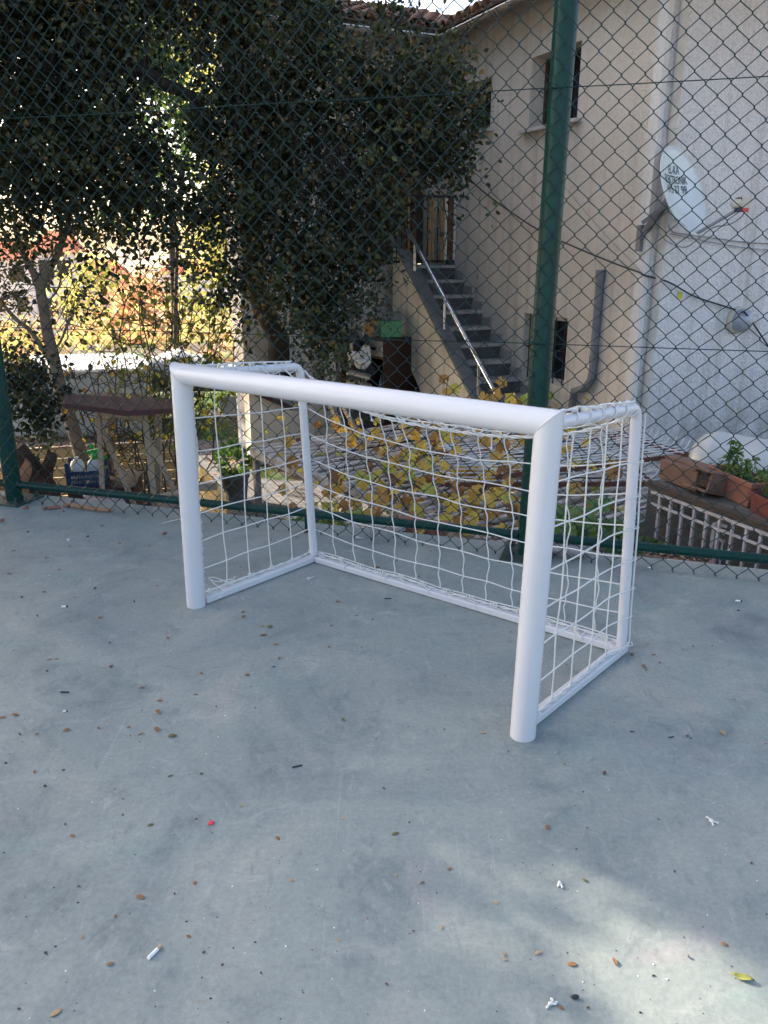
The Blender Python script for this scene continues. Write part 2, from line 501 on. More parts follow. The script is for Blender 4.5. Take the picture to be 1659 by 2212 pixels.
    def build(s, name, mat, parent=None, origin=None, bevel=0, solid=0):
        me = bpy.data.meshes.new(name)
        vs = s.v
        o = Vector(origin) if origin is not None else (parent.matrix_basis.translation.copy() if parent is not None and parent.parent is None else Vector((0, 0, 0)))
        if parent is not None and parent.parent is not None:
            o = parent.location + parent.parent.location
        vs = [(x - o.x, y - o.y, z - o.z) for x, y, z in vs]
        me.from_pydata(vs, [], s.f)
        me.polygons.foreach_set('use_smooth', s.sm)
        if s.rn and len(s.rn) == len(vs):
            at = me.attributes.new('rnd', 'FLOAT', 'POINT')
            at.data.foreach_set('value', s.rn)
        me.materials.append(MATS[mat])
        me.validate()
        ob = bpy.data.objects.new(name, me)
        COL.objects.link(ob)
        if parent is not None:
            ob.parent = parent
        else:
            ob.location = o
        if bevel:
            bm = ob.modifiers.new('bevel', 'BEVEL')
            bm.width = bevel
            bm.segments = 2
            bm.limit_method = 'ANGLE'
        if solid:
            sm = ob.modifiers.new('solid', 'SOLIDIFY')
            sm.thickness = solid
            sm.offset = 0
        return ob


def tag(o, label=None, cat=None, group=None, kind=None):
    if label: o['label'] = label
    if cat: o['category'] = cat
    if group: o['group'] = group
    if kind: o['kind'] = kind
    return o


def thing(name, loc, label, cat, group=None):
    o = bpy.data.objects.new(name, None)
    o.empty_display_size = 0.1
    o.location = loc
    COL.objects.link(o)
    return tag(o, label, cat, group)


def copy_tree(o, parent=None):
    c = o.copy()
    COL.objects.link(c)
    c.parent = parent
    for ch in [x for x in COL.objects if x.parent == o]:
        copy_tree(ch, c)
    return c


def rv(a):
    return Vector((random.uniform(-a, a), random.uniform(-a, a), random.uniform(-a, a)))


def leaf(mb, p, size, d=None, n=None, wid=0.6, fold=0.18, rnd=None):
    if d is None:
        d = Vector((random.gauss(0, 1), random.gauss(0, 1), random.gauss(-0.5, 0.8)))
    d = d.normalized()
    if n is None:
        n = Vector((random.gauss(0, 1), random.gauss(0, 1), random.gauss(0, 1)))
    sd = d.cross(n)
    if sd.length < 1e-3:
        sd = d.orthogonal()
    sd.normalize()
    up = sd.cross(d)
    w = size * wid / 2
    q = random.random() if rnd is None else rnd
    m0 = p + d * size * 0.3
    m1 = p + d * size * 0.68
    vs = [p, m0 + sd * w + up * size * fold * 0.5, m1 + sd * w * 0.85 + up * size * fold * 0.5, p + d * size, m1 - sd * w * 0.85 + up * size * fold * 0.5, m0 - sd * w + up * size * fold * 0.5]
    mb.add(vs, [(0, 1, 2, 3), (0, 3, 4, 5)], False, q)


def branch(mb, p0, p1, r0, r1, wig=0.06, n=8, sides=6):
    p0, p1 = Vector(p0), Vector(p1)
    L = (p1 - p0).length
    pts, rs = [], []
    off = Vector((0, 0, 0))
    for i in range(n + 1):
        t = i / n
        if 0 < i < n:
            off = off * 0.6 + rv(wig * L)
        else:
            off = off * 0.3
        pts.append(p0.lerp(p1, t) + off * math.sin(math.pi * t))
        rs.append(r0 + (r1 - r0) * t)
    mb.tube(pts, rs, sides, True)
    return pts


# ------------------------------------------------------------------ fence line & court
FA = atz(32, 1081)
FB = atz(1138, 1199)
fd = (FB - FA).normalized()
fn = Vector((fd.y, -fd.x, 0))
if fn.y > 0: fn = -fn          # towards the camera


def fp(s, z=0.0, off=0.0):
    return Vector((FA.x, FA.y, 0)) + fd * s + fn * off + Vector((0, 0, z))


SL = (FB - FA).length
# court slab (structure) : one sheet, its edge 14 cm beyond the fence
mb = MB()
e0, e1 = fp(-14, 0, -0.15), fp(14, 0, -0.15)
n0, n1 = e0 + fn * 22, e1 + fn * 22
mb.prism([n0 - Vector((0, 0, 1.2)), n1 - Vector((0, 0, 1.2)), e1 - Vector((0, 0, 1.2)), e0 - Vector((0, 0, 1.2))], (0, 0, 1.2))
court = mb.build('court_ground', 'painted_concrete')
tag(court, 'blue grey painted concrete court surface, scuffed and dusty', kind='structure')

# ------------------------------------------------------------------ terrain
YZ = -1.1


def terr(x, y):
    d = math.hypot(x + 2, y - 8)
    if d < 14:
        return YZ
    if d < 55:
        k = (d - 14) / 41
        h = YZ - 6.0 * (k * k * (3 - 2 * k))
    elif d < 400:
        k = (d - 55) / 345
        h = -7.1 + 9.5 * k
    else:
        h = 2.4
    h += min(1, (d - 14) / 40) * 0.8 * math.sin(x * 0.06 + 1) * math.cos(y * 0.05)
    return h


mb = MB()
rings = [0, 4, 8, 12, 14, 17, 20, 24, 29, 35, 42, 50, 60, 75, 95, 125, 170, 230, 320, 450, 700, 1100]
NS = 64
vs = []
for r in rings:
    for k in range(NS):
        th = 2 * math.pi * k / NS
        x, y = -2 + r * math.cos(th), 8 + r * math.sin(th)
        vs.append((x, y, terr(x, y)))
fs = []
for i in range(len(rings) - 1):
    for k in range(NS):
        k2 = (k + 1) % NS
        fs.append((i * NS + k, i * NS + k2, (i + 1) * NS + k2, (i + 1) * NS + k))
# split: yard (first rings) and hill
ny = 7 * NS
mb.add(vs[:8 * NS], fs[:ny], True)
g = mb.build('yard_ground', 'yard_soil')
tag(g, 'bare soil and grass of the lower yard behind the fence', kind='structure')
mb = MB()
o7 = 7 * NS
mb.add(vs[o7:], [tuple(i - o7 for i in q) for q in fs[ny:]], True)
g = mb.build('hill_terrain', 'hill_ground')
tag(g, 'sunlit slope beyond the yard', kind='structure')
# paved path
mb = MB()
pp = [(-2.9, 5.2), (0.6, 5.0), (1.2, 8.6), (-1.55, 9.2), (-1.9, 11.2), (-6.8, 11.0), (-6.5, 9.3), (-3.4, 9.2)]
mb.add([(x, y, YZ + 0.004) for x, y in pp], [tuple(range(len(pp)))])
g = mb.build('paved_path', 'paving')
tag(g, 'wavy grey paved path below the fence', kind='structure')

# ------------------------------------------------------------------ goal
G = {}
FL, FR = atz(424, 1307), atz(1129, 1588)
w = (FR - FL).normalized()
bn = Vector((-w.y, w.x, 0))
FLt, FRt = atz(391, 807, 1.0), atz(1186, 914, 1.0)
BLb, BRb = atz(678, 1203, 0.02), atz(1342, 1399, 0.02)
BLt, BRt = atz(648, 792, 0.955), atz(1376, 880, 0.955)
goal = thing('football_goal', (FL + FR + BLb + BRb) / 4 * 1.0, 'small white tubular football goal with a sagging white rope net standing on the court', 'goal')
goal.location.z = 0
RP = 0.0405


def mitre_tube(p0, p1, r, s0, s1, n=40):
    """tube p0->p1, with per-angle end shift: shift = s * (component along side axis)"""
    m = MB()
    d = (p1 - p0).normalized()
    vs = []
    for (p, sh) in ((p0, s0), (p1, s1)):
        for k in range(n):
            th = 2 * math.pi * k / n
            if abs(d.z) > 0.7:
                a = w.copy(); b = bn.copy()
            else:
                a = Vector((0, 0, 1)); b = bn.copy()
            q = (a * math.cos(th) + b * math.sin(th)) * r
            vs.append(p + q + d * (sh * math.cos(th) * r))
    fs = [(k, (k + 1) % n, n + (k + 1) % n, n + k) for k in range(n)]
    m.add(vs, fs, True)
    m.add(vs[:n], [tuple(range(n - 1, -1, -1))])
    m.add(vs[n:], [tuple(range(n))])
    return m


mitre_tube(FL, FLt, RP, 0, -1).build('post', 'white_gloss_paint', goal)
mitre_tube(FR, FRt, RP, 0, 1).build('post', 'white_gloss_paint', goal)
mitre_tube(FLt, FRt, RP, -1, 1).build('crossbar', 'white_gloss_paint', goal)
# weld beads at the mitres
mb = MB()
for P, sg in ((FLt, -1), (FRt, 1)):
    mb = MB()
    ring = []
    for k in range(41):
        th = 2 * math.pi * k / 40
        ring.append(P + (w * math.cos(th) * sg + bn * math.sin(th)) * (RP + 0.0005) + Vector((0, 0, 1)) * (math.cos(th) * RP))
    mb.tube(ring, 0.0016, 6, False)
    mb.build('weld_seam', 'white_gloss_paint', goal)
# side top bars, slightly below crossbar axis; rear posts
RB = 0.0185
for (a, b, c) in ((FLt, BLt, BLb), (FRt, BRt, BRb)):
    a2 = Vector((a.x, a.y, a.z - 0.004)) + (b - a).normalized() * 0.02
    m = MB()
    # bend radius at rear top
    hd = (a2 - b).normalized(); vd = (c - b).normalized()
    rb = 0.045
    pts = [a2]
    for k in range(9):
        t = k / 8
        q0, q1, q2 = b + hd * rb, b, b + vd * rb
        pts.append(q0 * (1 - t) ** 2 + q1 * 2 * t * (1 - t) + q2 * t * t)
    m.tube(pts, RB, 20)
    m.build('side_bar', 'white_gloss_paint', goal)
    m = MB()
    m.tube([b + vd * (rb - 0.001), c + Vector((0, 0, 0.012))], 0.0198, 20)
    m.build('rear_post', 'white_gloss_paint', goal)
bw, bh = 0.042, 0.028
for p, q in ((FL + bn * 0.035 + w * 0.012, BLb + bn * 0.02), (FR + bn * 0.035 - w * 0.012, BRb + bn * 0.02)):
    m = MB()
    p = Vector((p.x, p.y, bh / 2 + 0.002)); q = Vector((q.x, q.y, bh / 2 + 0.002))
    m.obox(p, q, bw, bh)
    m.build('ground_bar', 'white_gloss_paint', goal, bevel=0.004)
m = MB()
m.obox(Vector((BLb.x, BLb.y, bh / 2 + 0.002)) + w * 0.0215, Vector((BRb.x, BRb.y, bh / 2 + 0.002)) - w * 0.0215, bw, bh)
m.build('ground_bar', 'white_gloss_paint', goal, bevel=0.004)

# net ---------------------------------------------------------------
net = MB()
RR = 0.0027


def rope(pts, r=RR, n=6):
    net.tube(pts, r, n, True)


def smoothline(pts, k=4):
    out = []
    P = [pts[0]] + list(pts) + [pts[-1]]
    for i in range(1, len(P) - 2):
        for j in range(k):
            t = j / k
            a, b, c, d = P[i - 1], P[i], P[i + 1], P[i + 2]
            out.append(0.5 * ((2 * b) + (c - a) * t + (2 * a - 5 * b + 4 * c - d) * t * t + (3 * b - a - 3 * c + d) * t ** 3))
    out.append(P[-2])
    return out


rows = 7
# back net
NB = 13
random.seed(11)
PZR = [.935, .765, .640, .518, .395, .277, .161, .045]
SAG = [.155, .090, .068, .056, .045, .038, .034, 0.0]
PZF = [.950, .815, .675, .535, .412, .285, .155, .045]
grid = {}
z_frac = lambda j: PZR[j] / .955
topz = lambda s: 0.93 - 0.215 * (4 * s * (1 - s)) ** 0.9
B0, B1 = BLb, BRb
for i in range(NB + 1):
    s = i / NB
    for j in range(rows + 1):
        k = j / rows
        tp = BLt.lerp(BRt, s)
        bt = B0.lerp(B1, s)
        base = bt.lerp(tp, z_frac(j))
        z = PZR[j] - SAG[j] * (1 - abs(2 * s - 1) ** 3)
        if 0 < i < NB and 0 < j:
            z += random.uniform(-0.006, 0.006)
        sag_in = -0.05 * 4 * s * (1 - s) * (1 - k) + 0.03 * math.sin(math.pi * k) * math.sin(math.pi * s)
        p = Vector((base.x, base.y, z)) + bn * (0.024 * (1 if 0 < i < NB else 0.9) + sag_in) + w * (0.0 if i in (0, NB) else random.uniform(-0.006, 0.006))
        grid[i, j] = p
for j in range(rows + 1):
    pts = [grid[i, j] for i in range(NB + 1)]
    if j == 0:
        continue
    rope(smoothline(pts, 3))
for i in range(NB + 1):
    pts = []
    for j in range(rows):
        a, b = grid[i, j], grid[i, j + 1]
        pts.append(a)
        if 0 < i < NB:
            k = (1 if j % 2 else -1) * 0.007
            pts.append(a.lerp(b, 0.3) + w * k + Vector((0, 0, 0)))
            pts.append(a.lerp(b, 0.75) - w * k * 0.2)
    pts.append(grid[i, rows])
    if 0 < i < NB:
        rope(smoothline(pts, 3))
        for j in range(1, rows):
            net.blob(grid[i, j], (0.0048, 0.0048, 0.0048), i * 9 + j, None, 0.2, 6, 4)
# sagging head rope : twisted, doubled
hp = smoothline([grid[i, 0] for i in range(NB + 1)], 8)
for ph in (0, math.pi):
    pts = []
    for k, p in enumerate(hp):
        a = k * 0.9 + ph
        pts.append(p + bn * math.cos(a) * 0.004 + Vector((0, 0, 1)) * math.sin(a) * 0.004)
    rope(pts, 0.0034)
# loose loops and ends on the head rope
for (k, L, dx) in ((2, .05, 0.0), (3, .03, 0.01), (4, 0.08, 0.03), (6, 0.085, 0.03), (8, 0.05, 0.0), (10, 0.05, 0.015)):
    p = grid[k, 0].lerp(grid[k + 1, 0], 0.5) if k < NB else grid[k, 0]
    rope(smoothline([p, p + Vector((0, 0, -L * .5)) + w * dx * .4, p + Vector((0, 0, -L)) + w * dx]), 0.0026)
    net.blob(p + Vector((0, 0, -L)) + w * dx, (0.005, 0.005, 0.006), k, None, 0.5, 6, 4)
for k in (3, 4, 5, 6, 7, 8, 9):
    p = grid[k, 0]
    q = grid[k + 1, 0] if k < NB else p
    rope(smoothline([p, p.lerp(q, .25) + Vector((0, 0, .022)), p.lerp(q, .6) + Vector((0, 0, .026)), p.lerp(q, .95)]), 0.0026)
    net.blob(p, (0.011, 0.009, 0.008), k, None, 0.5, 8, 5)
# side nets
NSd = 5
for side, (ft, fb, bt, bb, sgn) in enumerate(((FLt, FL, BLt, BLb, -1), (FRt, FR, BRt, BRb, 1))):
    outw = w * sgn
    gs = {}
    for i in range(NSd + 1):
        s = i / NSd
        for j in range(rows + 1):
            k = j / rows
            t0, t1 = ft + bn * 0.045, bt
            b0, b1 = fb + bn * 0.045, bb
            P = t0.lerp(t1, s).lerp(b0.lerp(b1, s), k)
            z = PZF[j] + (PZR[j] - PZF[j]) * s
            P = t0.lerp(t1, s).lerp(b0.lerp(b1, s), 1 - z / .98)
            if side == 0:
                P = Vector((P.x, P.y, z))
                P += outw * (0.024 if i == NSd else 0.008)
                if i == 0:
                    P += -outw * 0.01 + rv(0.006)
            else:
                P = Vector((P.x, P.y, z)) + outw * (0.026 if i == NSd else 0.0)
            if 0 < i < NSd and 0 < j < rows:
                P += w * random.uniform(-.004, .004) + bn * random.uniform(-.005, .005) + Vector((0, 0, random.uniform(-.004, .004)))
            gs[i, j] = P
    for j in range(1, rows):
        pts = [gs[i, j] for i in range(NSd + 1)]
        # wrap round the rear post
        e = gs[NSd, j]
        pts = smoothline(pts, 3) + [e + bn * 0.02 - outw * 0.006, e + bn * 0.026 - outw * 0.03]
        rope(pts)
        net.blob(e + bn * 0.012, (0.006, 0.006, 0.006), j, None, 0.3, 6, 4)
    for i in range(1, NSd):
        rope(smoothline([gs[i, j] for j in range(rows + 1)], 3))
        for j in range(1, rows):
            net.blob(gs[i, j], (0.0046, 0.0046, 0.0046), i * 7 + j, None, 0.2, 6, 4)
    # edge rope at rear post (outside)
    rope(smoothline([gs[NSd, j] + bn * 0.01 + rv(0.002) for j in range(rows + 1)], 4), 0.0033)
    # twisted edge rope along the front post
    pl_ = smoothline([gs[0, j] for j in range(rows + 1)], 12)
    for ph in (0, math.pi):
        rope([p + w * math.cos(q * 1.0 + ph) * 0.0035 + bn * math.sin(q * 1.0 + ph) * 0.0035 for q, p in enumerate(pl_)], 0.0032)
    for k in range(9):
        p = pl_[int(k * (len(pl_) - 1) / 8)]
        net.blob(p, (0.007, 0.007, 0.011), k + 40, None, 0.5, 6, 5)
    # bottom rope lying along the ground bar
    br = [gs[i, rows] + Vector((0, 0, -0.006)) for i in range(NSd + 1)]
    sm = smoothline(br, 8)
    for ph in (0, math.pi):
        rope([p + Vector((0, 0, 1)) * math.cos(q * .9 + ph) * 0.0035 + w * math.sin(q * .9 + ph) * 0.0035 for q, p in enumerate(sm)], 0.0032)
    # rope spiralled round the side top bar
    A, B = ft + bn * 0.05, bt - bn * 0.045
    n = 260
    L = (B - A).length
    rope([A.lerp(B, q / n) + (w * math.cos(q / n * 2 * math.pi * 6) + Vector((0, 0, 1)) * math.sin(q / n * 2 * math.pi * 6)) * (RB + 0.003) + rv(0.0008) for q in range(n)], 0.0027)
    rope(smoothline([A.lerp(B, q / 7) + Vector((0, 0, RB + 0.006 + random.uniform(0, .006))) + w * random.uniform(-.01, .01) for q in range(8)], 5), 0.0035)
    for q in range(8):
        net.blob(A.lerp(B, (q + .5) / 8) + Vector((0, 0, RB + 0.005)), (0.011, 0.011, 0.007), q, None, 0.6, 8, 5)
    # ties on ground bar
    for q in range(NSd + 1):
        p = gs[q, rows] if q else gs[0, rows] + bn * .03
        c0 = Vector((p.x, p.y, 0.032))
        lp = []
        for a in range(13):
            th = a / 12 * 2 * math.pi
            lp.append(c0 + bn * math.cos(th) * 0.009 + Vector((0, 0, 0.011 + math.sin(th) * 0.011)))
        rope(lp, 0.0024)
        rope([c0 + bn * .012, c0 + bn * .028 + w * .008 + Vector((0, 0, -.001)), c0 + bn * .045 - w * .004 + Vector((0, 0, .003))], 0.0022)
# rear bar ties and bottom rope
sm = smoothline([grid[i, rows] + Vector((0, 0, -0.008)) - bn * 0.012 for i in range(NB + 1)], 8)
for ph in (0, math.pi):
    rope([p + Vector((0, 0, 1)) * math.cos(q * .9 + ph) * 0.0032 + bn * math.sin(q * .9 + ph) * 0.0032 for q, p in enumerate(sm)], 0.003)
for i in range(0, NB):
    c0 = grid[i, rows].lerp(grid[i + 1, rows], 0.35)
    c0 = Vector((c0.x, c0.y, 0.033)) - bn * .02
    for dd in (0, 0.016):
        rope([c0 + w * (dd + math.cos(a / 12 * 6.283) * 0.008) + Vector((0, 0, 0.011 + math.sin(a / 12 * 6.283) * 0.011)) for a in range(13)], 0.0022)
    if i % 2:
        c1 = c0 + w * 0.05
        rope([c1 + bn * .02, c1 + Vector((0, 0, .004)) - bn * .0, c1 - bn * .022 + Vector((0, 0, -.001)), c1 - bn * .028 + Vector((0, 0, -.014))], 0.0024)
    for k in range(2):
        e = c0 + w * random.uniform(.01, .04)
        rope([c0 + w * .01, e + Vector((0, 0, .002)) - bn * .01, e + w * .02 - bn * .018 * k + Vector((0, 0, 0))], 0.002)
# top panel : lines parallel to the crossbar, and cross strands
KT = 5
tg = {}
for i in range(NB + 1):
    s = i / NB
    f = FLt.lerp(FRt, s) + bn * 0.035 + Vector((0, 0, 0.0))
    r = grid[i, 0]
    for k in range(KT + 1):
        t = k / KT
        p = f.lerp(r, t)
        p.z = 0.985 + (r.z - 0.985) * (t ** 1.15)
        if i in (0, NB):
            lp = (FLt if i == 0 else FRt).lerp(BLt if i == 0 else BRt, t)
            p = Vector((lp.x, lp.y, lp.z + 0.018))
        elif 0 < k < KT:
            p += rv(0.004)
        tg[i, k] = p
for k in range(1, KT):
    rope(smoothline([tg[i, k] for i in range(NB + 1)], 3))
for i in range(1, NB):
    rope(smoothline([tg[i, k] for k in range(KT + 1)], 3))
    for k in range(1, KT):
        net.blob(tg[i, k], (0.0046, 0.0046, 0.0046), i * 7 + k, None, 0.2, 6, 4)
# loose tied ends at front left bottom
p = Vector((FL.x, FL.y, 0.12)) + bn * 0.05 + w * 0.03
rope(smoothline([p, p + w * .04 + Vector((0, 0, -.02)), p + w * .07 + bn * .02 + Vector((0, 0, -.05)), p + w * .05 + Vector((0, 0, -.09))]), 0.002)
rope(smoothline([p, p + w * .05 + Vector((0, 0, .012)), p + w * .11 + bn * .02 + Vector((0, 0, .0)), p + w * .14 + bn * .03 + Vector((0, 0, .03))]), 0.002)
rope(smoothline([p, p + w * .05 + Vector((0, 0, -.006)), p + w * .13 + bn * .02 + Vector((0, 0, .02))]), 0.002)
net.build('net', 'white_rope', goal)

# ------------------------------------------------------------------ fence
fence = thing('chain_link_fence', fp(SL / 2), 'dark green chain link fence with steel posts and bottom pipe along the court edge', 'fence')
S0, S1, FH = -3.2, SL + 4.2, 3.4
posts = [(0.0, 0), (SL, -0.05)]
for k, (s, off) in enumerate([(0.0, 0), (SL, 0)]):
    m = MB()
    top = fp(s + (0.045 if k else 0.0), FH)
    m.tube([fp(s, 0.0), top], 0.05, 28)
    pst = m.build('post', 'green_paint', fence)
    m = MB()
    Mx = Matrix.Rotation(math.atan2(fd.y, fd.x), 3, 'Z')
    m.box(fp(s, 0.006), (0.24, 0.24, 0.012), Mx)
    for a in (-1, 1):
        for b in (-1, 1):
            c = fp(s + a * .09, 0.012, b * .09)
            m.lathe(c, [(0.016, 0), (0.016, .012)], 6, None, True, False)
            m.lathe(c, [(0.007, .012), (0.007, .04)], 8)
    m.build('base_plate', 'plate_metal', pst)
for a, b in ((S0, -0.048), (0.048, SL - 0.048), (SL + 0.048, S1)):
    m = MB()
    m.tube([fp(a, 0.105), fp(b, 0.105)], 0.0225, 20)
    for q in range(int((b - a) / 0.62)):
        c = fp(a + 0.3 + q * 0.62, 0.105)
        ring = [c + (fn * math.cos(t_) + Vector((0, 0, 1)) * math.sin(t_)) * 0.0245 for t_ in [x / 12 * 6.2832 for x in range(13)]]
        m.tube(ring, 0.002, 6, False)
    m.build('bottom_rail', 'green_paint', fence)
for sx in (SL * 0.62,):
    m = MB()
    m.obox(fp(sx, 0.0), fp(sx, 0.09), 0.03, 0.03)
    m.build('rail_support', 'green_paint', fence)
for z in (1.05, 2.1, 3.15):
    m = MB()
    pts = []
    for q in range(25):
        s = S0 + (S1 - S0) * q / 24
        pts.append(fp(s, z + random.uniform(-.003, .003), 0.054))
    m.tube(pts, 0.0022, 6)
    for s in (0, SL):
        c = fp(s, z, 0)
        ring = [c + (fn * math.cos(t_) + fd * math.sin(t_)) * 0.053 + Vector((0, 0, random.uniform(-.004, .004))) for t_ in [x / 16 * 6.2832 for x in range(17)]]
        m.tube(ring, 0.0022, 6, False)
        m.tube([c + fn * .056 + fd * .02, c + fn * .062 - fd * .01 + Vector((0, 0, .004)), c + fn * .06 - fd * .035 + Vector((0, 0, -.006))], 0.002, 5)
    m.build('tension_wire', 'green_plastic_wire', fence)
# mesh : interlocking zigzag wires (each goes up, corners hooked with its neighbour)
m = MB()
PX, PZ = 0.0935, 0.0935
nw = int((S1 - S0) / (PX / 2))
nz = int((FH - 0.03) / (PZ / 2))
RW = 0.0023
for i in range(nw):
    s0 = S0 + i * PX / 2
    pts = []
    for j in range(nz + 1):
        z = 0.022 + j * PZ / 2
        side = (i + j) % 2
        bulge = 0.010 * math.sin(s0 * 3.1) * math.exp(-z * 3) + 0.012 * math.sin(s0 * 1.3 + z * 1.1)
        s = s0 + side * PX / 2 + 0.004 * math.sin(z * 2.3 + s0) + 0.0015 * math.sin(j * 1.7 + i * .5)
        e = -1 if side else 1
        zz = z + 0.004 * math.sin(s0 * 1.7 + z * 0.9)
        if j == 0:
            zz += random.uniform(-0.006, 0.004)
        # hook: pass front->back round the neighbour
        pts.append(fp(s + e * 0.0005, zz - 0.0035, 0.060 + bulge + 0.0022))
        pts.append(fp(s - e * 0.002, zz + 0.0035, 0.060 + bulge - 0.0022))
    m.tube(pts, RW, 5, True)
    # knuckle at the bottom
    if i > 0 and i % 2 == 0:
        c = fp(s0, 0.022, 0.06)
        m.tube([c + fd * .004 + Vector((0, 0, .003)), c + Vector((0, 0, -.007)) + fn * .002, c - fd * .004 + Vector((0, 0, .004)), c + fd * .001 + Vector((0, 0, .008)) - fn * .004], 0.0021, 5)
m.build('wire_mesh', 'green_plastic_wire', fence)

# ------------------------------------------------------------------ house
aA = R(-24)
dA = Vector((math.sin(aA), math.cos(aA), 0))
nA = Vector((-math.cos(aA), math.sin(aA), 0))
L0 = aty(822.9 + 710 / 4.32, 384 + 815 / 4.32, 10.6)
LZ = L0.z
L0 = Vector((L0.x, L0.y, 0))


def PA(t, z, off=0.0):
    return L0 + dA * t + nA * off + Vector((0, 0, z))


def onA(u, v, off=0.0):
    P = L0 + nA * off
    q = atpl(u, v, P, nA)
    return (q - L0).dot(dA), q.z


TC = -3.41      # house corner
TB = 0.62       # inner corner
dB = -dA        # A2 outward normal ; its along direction
d2 = Vector((math.cos(aA), -math.sin(aA), 0))
C0 = PA(TC, 0)


def P2(s, z, off=0.0):
    return C0 + d2 * s + dB * off + Vector((0, 0, z))


B0_ = PA(TB, 0)


def PB(s, z, off=0.0):      # wing B wall, s to the left
    return B0_ - d2 * s + dB * off + Vector((0, 0, z))


EZ = 3.75
house = thing('house', C0, 'cream rendered two storey house with dark windows and tiled eaves behind the fence', 'house')


def wall_holes(P, u0, u1, z0, z1, holes, depth, sgn=1):
    """P(s,z,off): faces on off=0, reveals go to off=-depth"""
    m = MB()
    us = sorted({u0, u1} | {h[0] for h in holes} | {h[1] for h in holes})
    zs = sorted({z0, z1} | {h[2] for h in holes} | {h[3] for h in holes})
    for a, b in zip(us, us[1:]):
        for c, d in zip(zs, zs[1:]):
            if any(h[0] <= a and b <= h[1] and h[2] <= c and d <= h[3] for h in holes):
                continue
            m.add([P(a, c), P(b, c), P(b, d), P(a, d)], [(0, 1, 2, 3)])
    for h in holes:
        for (a, c, b, d) in ((h[0], h[2], h[1], h[2]), (h[1], h[2], h[1], h[3]), (h[1], h[3], h[0], h[3]), (h[0], h[3], h[0], h[2])):
            m.add([P(a, c), P(b, d), P(b, d, -depth), P(a, c, -depth)], [(0, 1, 2, 3)])
    return m


WU = (-2.28, -1.46, 2.655, 3.32)
WS = (-0.68, -0.02, 2.765, 3.28)
WL = (-2.36, -1.56, 0.10, 0.80)
mA = wall_holes(PA, TC + 0.10, TB, YZ, 4.05, [WU, WS, WL], 0.24)
mA.build('side_wall', 'plaster_cream', house)
# black sheet behind the openings, coloured for the unlit room
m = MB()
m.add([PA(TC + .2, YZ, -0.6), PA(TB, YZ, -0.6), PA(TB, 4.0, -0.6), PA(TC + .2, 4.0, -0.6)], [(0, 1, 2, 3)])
m.build('dark_backing', 'interior_dark', house)
m2 = wall_holes(P2, 0.062, 7.0, YZ, 4.6, [], 0.1)
m2.build('front_wall', 'plaster_white', house)
# corner trim strip (both sides of the corner)
m = MB()
cpts = [PA(TC + 0.10, YZ, 0.012), PA(TC - 0.012, YZ, 0.012), P2(0.05, YZ, 0.012), P2(0.05, YZ, -0.05), PA(TC + 0.1, YZ, -0.05)]
m.prism(cpts, (0, 0, 5.6))
m.build('corner_trim', 'trim_white', house)
# wing B
mB_ = wall_holes(PB, 0.0, 2.62, YZ, 4.0, [(0.12, 0.95, LZ, LZ + 1.95), (1.55, 2.25, 2.2, 3.1)], 0.15)
mB_.build('rear_wing_wall', 'plaster_cream', house)
m = MB()
m.add([PB(2.62, YZ), PB(2.62, 4.0), PB(2.62, 4.0, -.5), PB(2.62, YZ, -.5)], [(0, 1, 2, 3)])
m.build('rear_wing_end_wall', 'plaster_white', house)
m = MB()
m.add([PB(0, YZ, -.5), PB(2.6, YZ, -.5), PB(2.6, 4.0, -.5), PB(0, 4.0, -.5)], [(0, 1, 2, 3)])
m.build('dark_backing', 'interior_dark', house)  # black sheet in place of the rear wing's unlit room
# door in the rear wing
m = MB()
m.box(PB(0.535, LZ + .975, -0.10), (0.8, 0.04, 1.93), Matrix.Rotation(math.atan2(d2.y, d2.x), 3, 'Z'))
door = m.build('door', 'frame_brown', house, bevel=0.004)
m = MB()
for a in range(2):
    for b in range(3):
        m.box(PB(0.35 + a * .36, LZ + .4 + b * .58, -0.075), (0.24, 0.02, 0.42), Matrix.Rotation(math.atan2(d2.y, d2.x), 3, 'Z'))
m.build('door_panel', 'wood_brown', door, bevel=0.004)


def window(P, rot, h, name_frame='frame_brown', mull=1, dep=0.10, bars=False):
    cx, cz = (h[0] + h[1]) / 2, (h[2] + h[3]) / 2
    ww, hh = h[1] - h[0], h[3] - h[2]
    Mr = Matrix.Rotation(rot, 3, 'Z')
    m = MB()
    f = 0.045
    m.box(P(cx, h[2] + f / 2, -dep), (ww, 0.05, f), Mr)
    m.box(P(cx, h[3] - f / 2, -dep), (ww, 0.05, f), Mr)
    for x in (h[0] + f / 2, h[1] - f / 2):
        m.box(P(x, cz, -dep + .001), (f, 0.05, hh - 2 * f), Mr)
    for k in range(mull):
        m.box(P(h[0] + ww * (k + 1) / (mull + 1), cz, -dep + .002), (f, 0.05, hh - 2 * f), Mr)
    fr = m.build('window', name_frame, house)
    m = MB()
    m.box(P(cx, cz, -dep - 0.012), (ww - 2 * f, 0.008, hh - 2 * f), Mr)
    m.build('pane', 'glass_dark', fr)
    if bars:
        m = MB()
        for k in range(5):
            m.tube([P(h[0] + ww * (k + .5) / 5, h[2], -.03), P(h[0] + ww * (k + .5) / 5, h[3], -.03)], 0.007, 6)
        m.tube([P(h[0], cz, -.03), P(h[1], cz, -.03)], 0.007, 6)
        m.build('window_bar', 'gate_iron', fr)
    return fr


